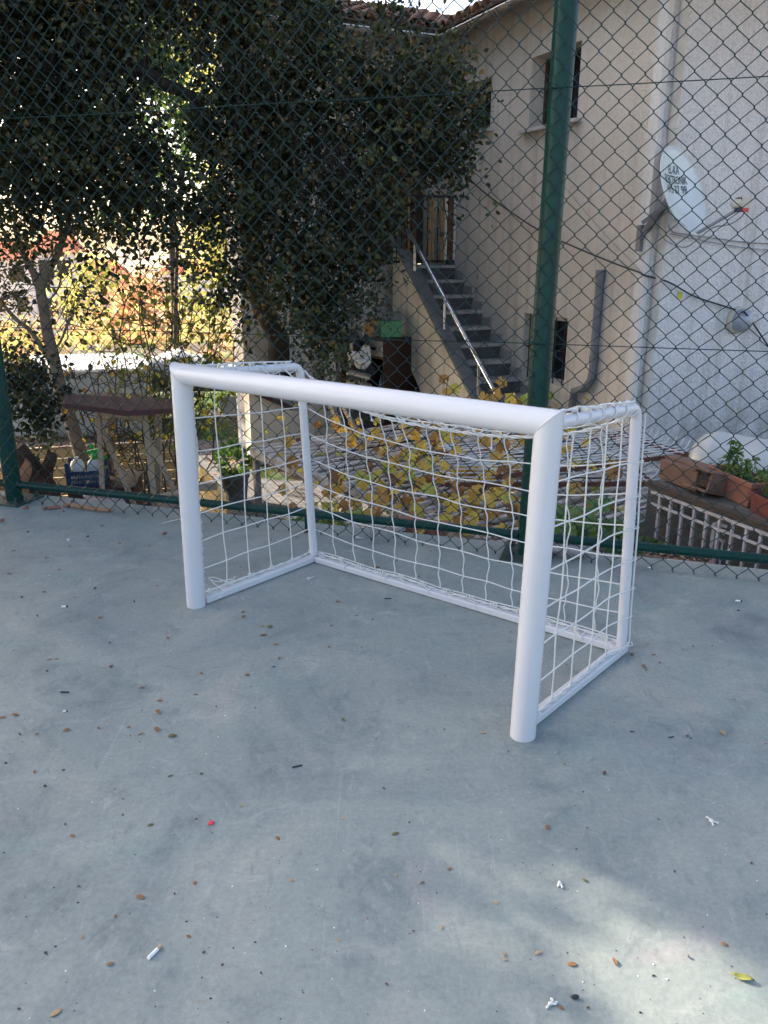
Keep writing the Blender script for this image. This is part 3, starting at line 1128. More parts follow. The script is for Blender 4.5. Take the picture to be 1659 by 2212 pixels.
rotA = math.atan2(dA.y, dA.x)
rotB = math.atan2(d2.y, d2.x)
fr = window(PA, rotA, WU, 'frame_brown', 1, .19)
m = MB(); m.box(PA((WU[0] + WU[1]) / 2, WU[2] - 0.022, 0.0), (WU[1] - WU[0] + .16, 0.16, 0.035), Matrix.Rotation(rotA, 3, 'Z')); m.build('sill', 'sill_marble', fr, bevel=.004)
fr = window(PA, rotA, WS, 'frame_brown', 1, .15)
m = MB(); m.box(PA((WS[0] + WS[1]) / 2, WS[2] - 0.022, 0.0), (WS[1] - WS[0] + .16, 0.16, 0.035), Matrix.Rotation(rotA, 3, 'Z')); m.build('sill', 'sill_marble', fr, bevel=.004)
fr = window(PA, rotA, WL, 'sill_marble', 1, 0.10, True)
fr = window(PB, rotB, (1.55, 2.25, 2.2, 3.1))

# eaves : soffit boards, gutters, roof
Kc = atz(955, 85, EZ)
offA = (Kc - L0).dot(nA)
offB = (Kc - B0_).dot(dB)
m = MB()
# soffit wing A  (from corner past to inner corner)
m.prism([PA(-7.0, EZ + 0.06, offA - .03), PA(TB - .0, EZ + 0.06, offA - .03), PA(TB, EZ + 0.16, -0.1), PA(-7.0, EZ + 0.16, -0.1)], (0, 0, 0.035))
m.prism([PB(0, EZ + 0.06, offB - .03), PB(3.0, EZ + 0.06, offB - .03), PB(3.0, EZ + 0.16, -0.1), PB(0, EZ + 0.16, -0.1)], (0, 0, 0.035))
m.build('soffit', 'eave_wood', house)
for nm, Pf, a, b, off in (('A', PA, -7.0, TB - offB, offA), ('B', PB, offA, 3.05, offB)):
    m = MB()
    n = 9
    ring = []
    for e in (a, b):
        for k in range(n):
            th = math.pi + math.pi * k / (n - 1)
            ring.append(Pf(e, EZ + 0.02 + 0.065 * math.sin(th), off + 0.065 * math.cos(th)))
    m.add(ring, [(k, k + 1, n + k + 1, n + k) for k in range(n - 1)], True)
    gt = m.build('gutter', 'gutter_metal', house, solid=0.004)
    m = MB()
    m.tube([Pf(a, EZ + 0.022, off + 0.068), Pf(b, EZ + 0.022, off + 0.068)], 0.007, 6)
    q = a + 0.2
    m.build('gutter_lip', 'gutter_lip', gt)
    m = MB()
    while q < b:
        m = MB()
        rg = []
        for k in range(n):
            th = math.pi + math.pi * k / (n - 1)
            rg.append(Pf(q, EZ + 0.02 + 0.072 * math.sin(th), off + 0.072 * math.cos(th)))
        m.tube(rg, 0.008, 5)
        q += 0.55
        m.build('gutter_bracket', 'gutter_metal', gt)


def tiles(Pf, a, b, off, rise, run, name):
    m = MB()
    nt_ = int((b - a) / 0.19)
    rowsn = int(run / 0.34)
    for i in range(nt_):
        c = a + (i + .5) * 0.19
        for r in range(rowsn):
            o0 = off - r * 0.34 + 0.03
            o1 = o0 - 0.38
            z0 = EZ + 0.10 + (off - o0) * rise + 0.03
            z1 = EZ + 0.10 + (off - o1) * rise + 0.0
            j = random.uniform(-.008, .008)
            vs = []
            for (o_, z_, rr_) in ((o0, z0, .085), (o1, z1, .07)):
                for k in range(7):
                    th = math.pi * k / 6
                    vs.append(Pf(c + j + rr_ * math.cos(th), z_ + rr_ * .75 * math.sin(th), o_))
            m.add(vs, [(k, k + 1, 8 + k, 7 + k) for k in range(6)], True)
            # pan between
            vs = []
            for (o_, z_) in ((o0 - .03, z0 - .01), (o1, z1 - .005)):
                for k in range(5):
                    th = math.pi + math.pi * k / 4
                    vs.append(Pf(c + .095 + 0.05 * math.cos(th), z_ + .012 + .03 * math.sin(th), o_))
            m.add(vs, [(k, k + 1, 6 + k, 5 + k) for k in range(4)], True)
    m.build(name, 'roof_tile', house, solid=0.012)


tiles(PB, -0.6, 3.15, offB, 0.32, 2.4, 'roof')
tiles(PA, -7.0, TB + .4, offA, 0.32, 2.4, 'roof')
m = MB()
# solid roof under tiles
for Pf, a, b, off in ((PB, -0.6, 3.1, offB), (PA, -7.0, TB + .4, offA)):
    m.prism([Pf(a, EZ + .085, off), Pf(b, EZ + .085, off), Pf(b, EZ + .085 + .32 * 3.2, off - 3.2), Pf(a, EZ + .085 + .32 * 3.2, off - 3.2)], (0, 0, 0.02))
m.build('roof_deck', 'eave_wood', house)
# downpipe by the corner
m = MB()
m.tube([P2(0.13, -1.05, 0.045), P2(0.13, 3.6, 0.045), P2(0.12, 3.72, 0.12), P2(0.08, 3.85, 0.3)], 0.037, 16)
dp = m.build('downpipe', 'cream_pvc', house)
for z in (0.4, 1.5, 2.43, 3.45):
    m = MB(); m.lathe(P2(0.13, z, 0.045), [(0.043, 0), (0.045, .02), (0.043, .05)], 16); m.build('pipe_collar', 'cream_pvc', dp)
# grey drain pipe on the side wall
m = MB()
m.tube([PA(-2.86, 1.27, .035), PA(-2.86, 0.33, .035), PA(-2.86, 0.25, .05), PA(-2.80, 0.16, .06), PA(-2.62, 0.10, .06), PA(-2.60, -0.1, .06), PA(-2.6, -1.05, .06)], 0.04, 14)
dp = m.build('drainpipe', 'grey_pipe', house)
m = MB()
m.lathe(PA(-2.86, 1.18, .035), [(0.047, 0), (0.047, .1)], 14); m.build('pipe_collar', 'grey_pipe', dp); m = MB()
m.lathe(PA(-2.86, 0.42, .035), [(0.047, 0), (0.047, .06)], 14)
m.build('pipe_collar', 'grey_pipe', dp)

# ------------------------------------------------------------------ staircase
st = thing('outdoor_staircase', PA(-1.5, YZ, .5), 'outdoor flight of dark grey stone steps climbing the house wall to the gate', 'staircase')
SG, SH, SW = 0.228, 0.17, 0.62
for i in range(0, 14):
    t0 = -SG * i
    z = LZ - SH * i
    dep = SG + 0.03 if i else 0.62
    m = MB()
    poly = [PA(t0, z - 0.035, 0.004), PA(t0, z - 0.035, SW), PA(t0 + dep, z - 0.035, SW), PA(t0 + dep, z - 0.035, 0.004)]
    m.prism(poly, (0, 0, 0.035))
    sp = m.build('step', 'tread_edge', st, bevel=.004)
    m = MB()
    lo = z - SH if i < 13 else YZ
    m.prism([PA(t0 + 0.025, lo + .001, 0.004), PA(t0 + 0.025, lo + .001, SW), PA(t0 + dep, lo + .001, SW), PA(t0 + dep, lo + .001, 0.004)], (0, 0, z - 0.036 - lo))
    m.build('riser', 'step_grey', sp)
    # stepped skirting on the wall
    m = MB()
    m.prism([PA(t0 + .02, z + .001, 0.003), PA(t0 + .02, z + .001, 0.022), PA(t0 + SG + .02, z + .001, 0.022), PA(t0 + SG + .02, z + .001, 0.003)], (0, 0, 0.10))
    m.build('skirting', 'tread_edge', sp)


def copz(t): return 1.43 + 0.798 * t


w0, w1 = 0.63, 0.80
# flank wall polygon (outer face at w1-0.02)
ta = onA(839, 689, w1 - .03); tb = onA(909, 846, w1 - .03)
sl = (ta[1] - tb[1]) / (ta[0] - tb[0])


def botz(t): return tb[1] + sl * (t - tb[0])


tg_ = tb[0] + (YZ - tb[1]) / sl
tmin = -3.15
poly = []
for t in (tmin, -2.0, -1.0, 0.0, 0.25):
    poly.append(PA(t, copz(t) - .05, w0 + .02))
poly.append(PA(0.25, botz(0.25), w0 + .02))
poly.append(PA(tg_, YZ, w0 + .02))
poly.append(PA(tmin, YZ, w0 + .02))
m = MB()
m.prism(poly, nA * (w1 - w0 - 0.05))
m.build('flank_wall', 'plaster_flank', st)
m = MB()
m.prism([PA(tmin - .02, copz(tmin) - .05, w0), PA(0.25, copz(0.25) - .05, w0), PA(0.25, copz(0.25) + .0, w0), PA(tmin - .02, copz(tmin) + .0, w0)], nA * (w1 - w0))
m.build('coping', 'coping_grey', st, bevel=.008)
# underside slab + landing side
m = MB()
m.prism([PA(0.25, LZ - .2, 0.01), PA(0.25, LZ - .2, w0), PA(TB - .01, LZ - .2, w0), PA(TB - .01, LZ - .2, .01)], (0, 0, .16))
m.build('landing', 'coping_grey', st)
railz = lambda t: 1.73 + 0.769 * t
wr = 0.71
m = MB()
m.tube([PA(0.42, railz(.42), wr), PA(-2.25, railz(-2.25), wr)], 0.023, 18)
hr = m.build('handrail', 'stainless', st)
m = MB()
for x, y, x2, y2 in ((320, 680, 315, 850), (598, 1200, 593, 1370), (925, 1800, 905, 1980)):
    pb = onA(822.9 + x2 / 4.32, 384 + y2 / 4.32, wr)
    t = pb[0]
    m = MB()
    m.tube([PA(t, copz(t) - .01, wr), PA(t, railz(t) - .02, wr)], 0.017, 12)
    m.lathe(PA(t, copz(t), wr), [(0.03, 0), (0.03, .012)], 14)
    m.build('rail_post', 'stainless', st)

# gate on the landing
gate = thing('iron_gate', PA(0.05, LZ, .4), 'black iron gate with upright amber and cream slats at the top of the stairs', 'gate')
gz0, gz1 = LZ + .015, onA(991, 425)[1]
gw0, gw1 = 0.01, 1.0
m = MB()
for wv in (gw0 + .015, 0.62, gw1):
    m.obox(PA(0.05, gz0, wv), PA(0.05, gz1 + .02, wv), .03, .03, dA)
for z in (gz0 + .03, gz1):
    m.obox(PA(0.05, z, gw0), PA(0.05, z, gw1), .02, .03)
for k in range(14):
    wv = gw0 + .03 + k * .07
    m.obox(PA(0.062, gz0, wv), PA(0.062, gz1, wv), .012, .012, dA)
m.build('gate_frame', 'gate_iron', gate)
for (x0, x1, mt) in ((670, 692, 'gate_cream'), (620, 660, 'gate_rust'), (587, 612, 'gate_cream'), (548, 582, 'gate_amber'), (470, 488, 'gate_amber'), (440, 464, 'gate_amber'), (245, 262, 'gate_amber'), (210, 228, 'gate_rust')):
    ws = []
    for xx in (x0, x1):
        q = atpl(822.9 + xx / 4.32, 500, PA(0.05, 0), dA)
        ws.append((q - L0).dot(nA))
    m = MB()
    m.obox(PA(0.035, gz0 + .045, sum(ws) / 2), PA(0.035, gz1 - .016, sum(ws) / 2), abs(ws[0] - ws[1]), .012, dA)
    m.build('slat', mt, gate)

# ------------------------------------------------------------------ dish
Cd = aty(1479, 412, 7.25)
dn = Vector((0.66, -0.66, 0.37)).normalized()
dr = dn.cross(Vector((0, 0, 1))).normalized() * -1      # right-ish
du = dn.cross(dr)
if du.z < 0: du = -du
if dr.x < 0: dr = -dr
DR = 0.37
dish = thing('satellite_dish', Cd, 'large white satellite dish with black lettering on the corner of the house', 'dish')


def dpt(x, y, o=0.0):
    rr = (x * x + y * y) / (DR * DR)
    return Cd + dr * x + du * y + dn * ((rr - 1) * 0.07 + o)


m = MB()
vs = [dpt(0, 0)]
nr, na = 10, 48
for i in range(1, nr + 1):
    for k in range(na):
        th = 2 * math.pi * k / na
        vs.append(dpt(DR * i / nr * math.cos(th) * .96, DR * i / nr * math.sin(th) * 1.02))
fs = [(0, 1 + k, 1 + (k + 1) % na) for k in range(na)]
for i in range(nr - 1):
    for k in range(na):
        fs.append((1 + i * na + k, 1 + (i + 1) * na + k, 1 + (i + 1) * na + (k + 1) % na, 1 + i * na + (k + 1) % na))
m.add(vs, fs, True)
rf = m.build('reflector', 'dish_white', dish, solid=0.003)
m = MB()
m.tube([dpt(DR * math.cos(2 * math.pi * k / na) * .96, DR * math.sin(2 * math.pi * k / na) * 1.02, -.004) for k in range(na + 1)], 0.006, 6, False)
m.build('rim', 'dish_white', dish)
# lettering, mapped on to the bowl
fc = bpy.data.curves.new('t', 'FONT')
letm = MB()
for txt, yy, sz, xw in (('EL-KA', 0.165, 0.060, 0.19), ('ELEKTRONIK', 0.085, 0.060, 0.40), ('415 37 98', 0.005, 0.062, 0.36)):
    fc.body = txt
    fc.size = sz * 1.38
    fc.offset = 0.001
    fc.align_x = 'CENTER'
    fc.resolution_u = 3
    to = bpy.data.objects.new('t', fc)
    COL.objects.link(to)
    bpy.context.view_layer.update()
    me = to.to_mesh()
    xs = [v.co.x for v in me.vertices]
    k = xw / (max(xs) - min(xs))
    vs = [dpt(v.co.x * k - 0.01, v.co.y * 1.15 + yy, 0.004) for v in me.vertices]
    letm.add(vs, [tuple(p.vertices) for p in me.polygons])
    to.to_mesh_clear()
    bpy.data.objects.remove(to)
letm.build('lettering', 'letter_black', dish)
lnb = aty(1606, 437, 6.98)
lo = dpt(0.04, -DR * .98, -0.01)
m = MB()
m.tube([lo, lnb + Vector((0, 0, -.03))], 0.014, 10)
m.tube([dpt(-.28, -.24, -.01), lo + dn * -.02], 0.01, 8)
m.build('feed_arm', 'grey_plastic', dish)
m = MB()
m.box(lnb, (.11, .07, .09), Matrix.Rotation(.3, 3, 'Y'))
m.lathe(lnb - dr * .06 - dn * .03, [(0.03, -.04), (0.036, 0), (0.036, .03)], 12, Matrix.Rotation(1.2, 3, 'Y'))
hd = m.build('feed_head', 'lamp_cream', dish, bevel=.01)
m = MB(); m.box(lnb + Vector((0.0, -.01, -.06)), (.07, .05, .03)); m.build('feed_cap', 'red_plastic', hd)
m = MB(); m.box(lnb + Vector((-.045, -.012, -.02)), (.03, .06, .11)); m.build('feed_clamp', 'letter_black', hd)
m = MB()
bk = dpt(0, -.03, -.05)
wc = PA(TC + .05, bk.z - .30, .03)
m.obox(bk + Vector((-.02, .0, .02)), wc, .05, .05)
m.obox(aty(1387, 482, 7.38), bk, .03, .035)
m.box(wc, (.05, .05, .22), Matrix.Rotation(rotA, 3, 'Z'))
m.build('wall_bracket', 'grey_pipe', dish)
m = MB()
q0 = lnb + Vector((0.02, 0, -.07))
m.tube(smoothline([q0, aty(1600, 470, 7.0), aty(1575, 485, 7.05), aty(1540, 492, 7.15), aty(1510, 515, 7.2), aty(1480, 534, 7.3), aty(1445, 524, 7.4), aty(1425, 505, 7.4)], 5), 0.0055, 6)
m.build('cable', 'grey_plastic', dish)

# wall lamp
lc = P2(0, 0, 0) + d2 * ((atpl(1590, 691, C0, dB) - C0).dot(d2))
lz = atpl(1590, 691, C0, dB).z
lc.z = lz
lamp = thing('wall_lamp', lc, 'round bulkhead lamp with grey glass on the white wall', 'lamp')
Ml = dB.to_track_quat('Z', 'Y').to_matrix()
m = MB(); m.lathe(lc, [(0.125, 0.0), (0.13, .02), (0.125, .045), (0.115, .055)], 28, Ml); m.build('base', 'lamp_cream', lamp)
m = MB(); m.lathe(lc + dB * .05, [(0.108, 0.0), (0.110, .03), (0.098, .065), (0.07, .09), (0.035, .102), (0.001, .106)], 28, Ml); m.build('glass_dome', 'lamp_glass', lamp)

# little yellow tag on the wall
q = atpl(1468, 638, C0, dB)
m = MB(); m.box(q + dB * .004, (0.052, 0.006, 0.065), Matrix.Rotation(rotB, 3, 'Z'))
tg0 = m.build('wall_tag', 'sticker_yellow', None, q)
tag(tg0, 'small yellow green tag stuck on the white wall left of the lamp', 'tag')

# cables
def hang(name, pts, r, mat, label, k=6):
    m = MB(); m.tube(smoothline(pts, k), r, 6)
    o = m.build(name, mat, None, pts[0])
    return tag(o, label, 'cable')


cp = []
for (u, v) in ((960, 345), (1010, 385), (1075, 438), (1165, 498), (1240, 533), (1330, 570), (1380, 588)):
    t, z = onA(u, v, .05); cp.append(PA(t, z, .05))
cp.append(C0 + (nA + dB) * .045 + Vector((0, 0, cp[-1].z - .02)))
for (u, v) in ((1420, 602), (1450, 612), (1500, 640), (1560, 660), (1597, 672)):
    q = atpl(u, v, C0 + dB * .05, dB); cp.append(q)
q = atpl(1610, 676, C0 + dB * .16, dB); cp.append(q)
for (u, v) in ((1632, 706), (1660, 748), (1680, 770)):
    q = atpl(u, v, C0 + dB * .05, dB); cp.append(q)
hang('black_cable', cp, 0.008, 'black_cable', 'thick black cable drooping across the house wall to the round lamp')
cp = []
for (u, v) in ((1205, 385), (1250, 440), (1310, 510), (1360, 560), (1388, 592)):
    t, z = onA(u, v, .02); cp.append(PA(t, z, .02))
hang('thin_wire', cp, 0.003, 'grey_plastic', 'thin grey wire slanting down the shaded wall above the thick cable')
cp = [atpl(u, v, C0 + dB * .03, dB) for (u, v) in ((1440, 470), (1452, 500), (1500, 508), (1560, 517), (1620, 524), (1700, 528))]
hang('cable_bundle', cp, 0.006, 'grey_plastic', 'grey cable bundle running right from the satellite dish')
cp = [p + Vector((0, 0, -.02 - .01 * i)) for i, p in enumerate(cp[1:])]
hang('cable_bundle', cp, 0.005, 'grey_plastic', 'lower grey cable sagging right below the satellite dish')


# ------------------------------------------------------------------ yard : left side
RZ = lambda a: Matrix.Rotation(a, 3, 'Z')
# low wall of yellow boards
ya, yb, yc = aty(57, 983, 7.9), aty(385, 948, 8.3), aty(486, 985, 6.4)
bw_ = thing('board_wall', (ya + yb) / 2 + Vector((0, 0, 0)), 'low wall of weathered yellow horizontal boards behind the crate', 'board wall')
for (p, q) in ((ya, yb), (yb, yc)):
    for k in range(7):
        m = MB()
        zt = -0.455 - k * 0.098
        j = random.uniform(-.006, .006)
        m.obox(Vector((p.x, p.y + j, zt - .045)), Vector((q.x, q.y + j, zt - .045)), .022, .09)
        m.build('board', 'board_yellow', bw_, bevel=.003)
m = MB()
for s in (0.03, .3, .62, .97):
    p = ya.lerp(yb, s); m.obox(Vector((p.x, p.y + .03, YZ)), Vector((p.x, p.y + .03, -.45)), .06, .04)
m.obox(Vector((ya.x, ya.y, -.44)), Vector((yb.x, yb.y, -.44)), .05, .025)
m.build('frame', 'wood_pale', bw_)

# white shed
sh0 = aty(109, 946, 11.4)
sx, sy = Vector((0.985, 0.17, 0)), Vector((-.42, .91, 0))
Ps = Vector((sh0.x, sh0.y, YZ))
Wd, Dp, Hs = 1.45, 1.7, .93
shed = thing('garden_shed', Ps, 'low white panel shed with a ribbed white roof beyond the board wall', 'shed')
m = MB()
a, b, c, d = Ps, Ps + sx * Wd, Ps + sx * Wd + sy * Dp, Ps + sy * Dp
m.prism([a, b, c, d], (0, 0, Hs)); m.build('wall', 'shed_grey', shed)
m = MB(); m.obox(a - sy * .01 + Vector((0, 0, .02)), a - sy * .01 + Vector((0, 0, Hs)), .07, .05, sx); m.build('corner_post', 'shed_white', shed); m = MB(); m.obox(b - sy * .01 + Vector((0, 0, .02)), b - sy * .01 + Vector((0, 0, Hs)), .05, .04, sx); m.build('corner_post', 'shed_white', shed)
m = MB()
for k in range(22):
    t = k / 22
    m.obox(a + sx * (-.05 + (Wd + .1) * t) - sy * .1 + Vector((0, 0, Hs + .03)), a + sx * (-.05 + (Wd + .1) * t) + sy * (Dp + .1) + Vector((0, 0, Hs + .03)), .045, .03)
m.prism([p + Vector((0, 0, Hs + .004)) for p in (a - sx * .08 - sy * .12, b + sx * .08 - sy * .12, c + sx * .08 + sy * .1, d - sx * .08 + sy * .1)], (0, 0, .03))
m.build('roof', 'shed_roof', shed)

# second low shed on the far left
Pq = aty(30, 900, 10.2); Pq.z = YZ
sh2 = thing('panel_fence', Pq, 'pale grey panel fence receding at the far left beyond the trunk', 'panel fence')
m = MB()
e = Ps + Vector((-.05, -.05, 0))
dirf = Vector((-.86, .2, 0)).normalized()
for k in range(5):
    p = e + dirf * (k * .8); q = e + dirf * (k * .8 + .76)
    m.obox(p + Vector((0, 0, .48)), q + Vector((0, 0, .48)), .03, .92)
m.build('panel', 'shed_grey', sh2)
m = MB()
for k in range(6):
    m.obox(e + dirf * (k * .8 - .02), e + dirf * (k * .8 - .02) + Vector((0, 0, 1.0)), .04, .05)
m.build('post', 'shed_white', sh2)

# wooden frame with brown canopy
t1, t2, t3, t4 = aty(213, 885, 6.0), aty(243, 885, 6.6), aty(312, 893, 5.9), aty(342, 885, 6.5)
fr = thing('garden_swing', ((t1 + t3) / 2).xy.to_3d() + Vector((0, 0, YZ)), 'wooden garden frame on splayed legs under a brown canopy', 'garden frame')
fr_top = 0.20
for (tp, bt, w_) in ((t1, aty(222, 1075, 5.9), .034), (t2, aty(240, 965, 6.7), .05), (t3, aty(336, 1096, 5.8), .038), (t4, aty(342, 1000, 6.6), .05),
                     (aty(220, 925, 6.1), aty(277, 1060, 5.95), .033), (aty(322, 950, 6.2), aty(382, 1070, 6.0), .033)):
    m = MB(); d_ = (bt - tp).normalized(); bt2 = tp + d_ * ((YZ - tp.z) / d_.z)
    m.obox(tp, bt2, w_, w_, (0, 1, 0)); m.build('leg', 'wood_pale', fr, bevel=.004)
for p_, q_ in ((aty(208, 890, 5.96), aty(318, 903, 5.86)), (aty(240, 890, 6.6), aty(345, 890, 6.5))):
    m = MB(); m.obox(p_, q_, .03, .045); m.build('cross_beam', 'wood_pale', fr)
m = MB()
cpv = [(140, 853, 6.0), (185, 852, 6.5), (225, 849, 7.1), (300, 852, 7.1), (370, 864, 6.9), (372, 883, 6.0), (330, 886, 5.7), (275, 889, 5.6), (205, 880, 5.6), (140, 872, 5.6)]
P_ = [aty(*q) for q in cpv]
ctr = sum(P_, Vector()) / len(P_) + Vector((0, 0, .03))
m.add([ctr] + P_, [(0, 1 + k, 1 + (k + 1) % len(P_)) for k in range(len(P_))])
# front valance
for k in range(5, 9):
    a, b = P_[k], P_[k + 1]
    m.add([a, b, b - Vector((0, 0, .03)), a - Vector((0, 0, .035))], [(0, 1, 2, 3)])
m.build('canopy', 'canopy_brown', fr, solid=.008)

# box, crate, jugs
bx = aty(215, 1046, 6.35)
bt = thing('storage_chest', Vector((bx.x, bx.y, YZ)), 'dark brown metal chest under the blue crate', 'chest')
m = MB(); m.box(Vector((bx.x + .02, bx.y + .1, (bx.z + YZ) / 2)), (.50, .55, bx.z - YZ), RZ(.15)); m.build('body', 'brown_metal', bt, bevel=.008)
m = MB(); m.box(Vector((bx.x + .02, bx.y + .1, bx.z + .008)), (.54, .59, .02), RZ(.15)); m.build('lid', 'brown_metal', bt, bevel=.004)
cz = bx.z + .02
cc = Vector((aty(196, 1040, 6.35).x, 6.3, cz))
cr = thing('plastic_crate', cc, 'dark blue slatted plastic crate with raised corners holding white jugs', 'crate')
m = MB()
Mz = RZ(.22)
cw, cdp, ch = .29, .22, .13


def cl(x, y, z): return Mz @ Vector((x, y, z)) + cc


m.box(cl(0, 0, .006), (cw, cdp, .012), Mz)
for (x, y, a_, b_) in ((0, -cdp / 2, cw, .008), (0, cdp / 2, cw, .008)):
    for z in (.02, .065, .115):
        m.box(cl(x, y, z), (a_, b_, .014 if z < .1 else .03), Mz)
    for k in range(15):
        m.box(cl(-cw / 2 + .01 + k * cw / 15, y, .06), (.005, b_ * .8, .11), Mz)
for x in (-cw / 2, cw / 2):
    for z in (.02, .065, .115):
        m.box(cl(x, 0, z), (.008, cdp, .014 if z < .1 else .03), Mz)
    for k in range(10):
        m.box(cl(x, -cdp / 2 + .01 + k * cdp / 10, .06), (.006, .005, .11), Mz)
m.build('basket', 'crate_blue', cr)
for x in (-1, 1):
    for y in (-1, 1):
        m = MB(); m.box(cl(x * (cw / 2 - .012), y * (cdp / 2 - .012), .10), (.035, .03, .20), Mz); m.build('corner_post', 'crate_blue', cr, bevel=.004)
for (x, lab) in ((-.07, 'left white plastic jug standing in the blue crate'), (.06, 'right white plastic jug in the blue crate under the green spray head')):
    m = MB()
    m.lathe(cl(x, 0, .014), [(.05, 0), (.055, .01), (.056, .13), (.05, .165), (.03, .185), (.018, .195), (.018, .21)], 18)
    m.box(cl(x + .03, .02, .17), (.012, .02, .05), Mz)
    j = m.build('plastic_jug', 'bottle_white', None, cl(x, 0, .014)); tag(j, lab, 'jug', 'white jugs in the blue crate')
sp_ = cl(.075, -.01, .225)
gsp = thing('spray_head', sp_, 'bright green sprayer top sitting on the right jug', 'sprayer')
m = MB()
m.lathe(sp_ + Vector((0, 0, -.02)), [(.03, 0), (.034, .03), (.022, .06), (.012, .075)], 14)
m.obox(sp_ + Vector((-.06, 0, .03)), sp_ + Vector((.03, 0, .05)), .03, .03)
m.obox(sp_ + Vector((.02, 0, .04)), sp_ + Vector((.085, 0, -.02)), .02, .03)
m.build('body', 'bright_green', gsp, bevel=.004)
m = MB(); m.lathe(sp_ + Vector((-.02, 0, .06)), [(.012, 0), (.02, .03), (.012, .045)], 12); m.tube([sp_ + Vector((-.06, 0, .03)), sp_ + Vector((-.09, 0, .036))], .007, 8); m.build('nozzle', 'bright_green', gsp)

# log with sawn face and stub
lg = aty(75, 1050, 5.75)
log = thing('cut_log', Vector((lg.x, lg.y, YZ)), 'thick bark covered tree stump with orange sawn face leaning beside the fence post', 'log')
m = MB()
m.tube([Vector((lg.x + .10, lg.y + .1, YZ)), Vector((lg.x + .06, lg.y + .05, -.60)), Vector((lg.x + .0, lg.y, -.22)), Vector((lg.x - .10, lg.y - .05, .10))], [.18, .17, .15, .09], 16)
m.build('trunk', 'bark_log', log)
m = MB()
Mt = Vector((-.35, -.75, .55)).to_track_quat('Z', 'Y').to_matrix()
m.lathe(Vector((lg.x - .085, lg.y - .13, -.06)), [(.135, -.04), (.14, 0), (.001, .004)], 20, Matrix.Scale(1, 3) @ Mt)
m.build('sawn_face', 'wood_cut', log)
m = MB(); m.tube([Vector((lg.x + .05, lg.y, -.30)), aty(103, 1010, 5.7), aty(112, 985, 5.65)], [.05, .045, .04], 12); m.build('branch_stub', 'bark_log', log)
lg2 = aty(8, 1030, 5.6)
m = MB()
m.tube([Vector((lg2.x, lg2.y, YZ)), Vector((lg2.x, lg2.y, -.12))], .17, 14)
o = m.build('tree_stump', 'wood_cut', None, Vector((lg2.x, lg2.y, YZ))); tag(o, 'reddish barkless stump at the left edge behind the fence post', 'stump')

# covered cart
ct = aty(455, 900, 13.0)
cart = thing('covered_cart', Vector((ct.x, ct.y, YZ)), 'small dark green cart on spoked wheels under a white tarpaulin', 'cart')
m = MB(); m.box(Vector((ct.x - .35, ct.y, -.55)), (1.9, .9, .16), RZ(.05)); m.obox(Vector((ct.x + .5, ct.y, -.55)), Vector((ct.x + .9, ct.y - .2, YZ + .05)), .05, .05); m.build('body', 'cart_green', cart)
m = MB()
vs = []
for i in range(15):
    for j in range(7):
        x = (i / 14 - .5) * 2.2; y = (j / 6 - .5) * 1.15
        z = -.42 + .36 * math.exp(-((x + .2) / .7) ** 2) * math.cos(y * 1.6) + .04 * math.sin(i * 1.9 + j) - (.12 if j in (0, 6) or i in (0, 14) else 0)
        vs.append((ct.x - .3 + x, ct.y + y, z))
m.add(vs, [(i * 7 + j, (i + 1) * 7 + j, (i + 1) * 7 + j + 1, i * 7 + j + 1) for i in range(14) for j in range(6)], True)
m.build('tarpaulin', 'tarp_white', cart, solid=.01)
for (x, y) in ((-.55, -.5), (-.55, .5)):
    m = MB()
    c = Vector((ct.x + x, ct.y + y, YZ + .3))
    m.tube([c + Vector((math.cos(a * .2618) * .28, 0, math.sin(a * .2618) * .28)) for a in range(25)], .025, 8, False)
    wh = m.build('wheel', 'rubber', cart)
    m = MB()
    for a in range(10):
        th = a * .628; m.tube([c, c + Vector((math.cos(th) * .27, 0, math.sin(th) * .27))], .006, 5)
    m.build('spoke', 'galvanised', wh)['kind'] = 'stuff'
m = MB(); q = aty(495, 870, 12.9)
m.add([q + Vector((-.2, 0, .1)), q + Vector((.12, 0, .1)), q + Vector((.16, -.05, -.35)), q + Vector((.0, -.03, -.33)), q + Vector((-.12, 0, -.1))], [(0, 1, 2, 3, 4)])
m.build('tarpaulin_flap', 'tarp_white', cart, solid=.01)


def plant_leaves(m, c, r, n, size, up=0.4, seed=1):
    for _ in range(n):
        d = Vector((random.gauss(0, 1), random.gauss(0, 1), random.gauss(0, 1))).normalized()
        k = random.random() ** .5
        p = Vector(c) + Vector((d.x * r[0], d.y * r[1], d.z * r[2])) * k
        leaf(m, p, size * random.uniform(.7, 1.2), d + Vector((0, 0, up)), wid=.7)


# potted plant on the path
pp_ = aty(508, 1062, 8.3); pp_.z = YZ
pot = thing('potted_plant', pp_, 'leafy green plant in a grey pot on the paved path', 'potted plant')
m = MB(); m.lathe(pp_, [(.12, 0), (.15, .26), (.165, .27), (.165, .31), (.145, .31), (.14, .27)], 20); m.build('pot', 'coping_grey', pot)
m = MB(); plant_leaves(m, pp_ + Vector((0, 0, .45)), (.2, .2, .17), 170, .07); m.build('foliage', 'leaf_fresh', pot)
m = MB()
for k in range(6): branch(m, pp_ + Vector((0, 0, .28)), pp_ + Vector((random.uniform(-.13, .13), random.uniform(-.1, .1), .5)), .006, .003, .05, 4, 5)
m.build('stem', 'bark_twig', pot)

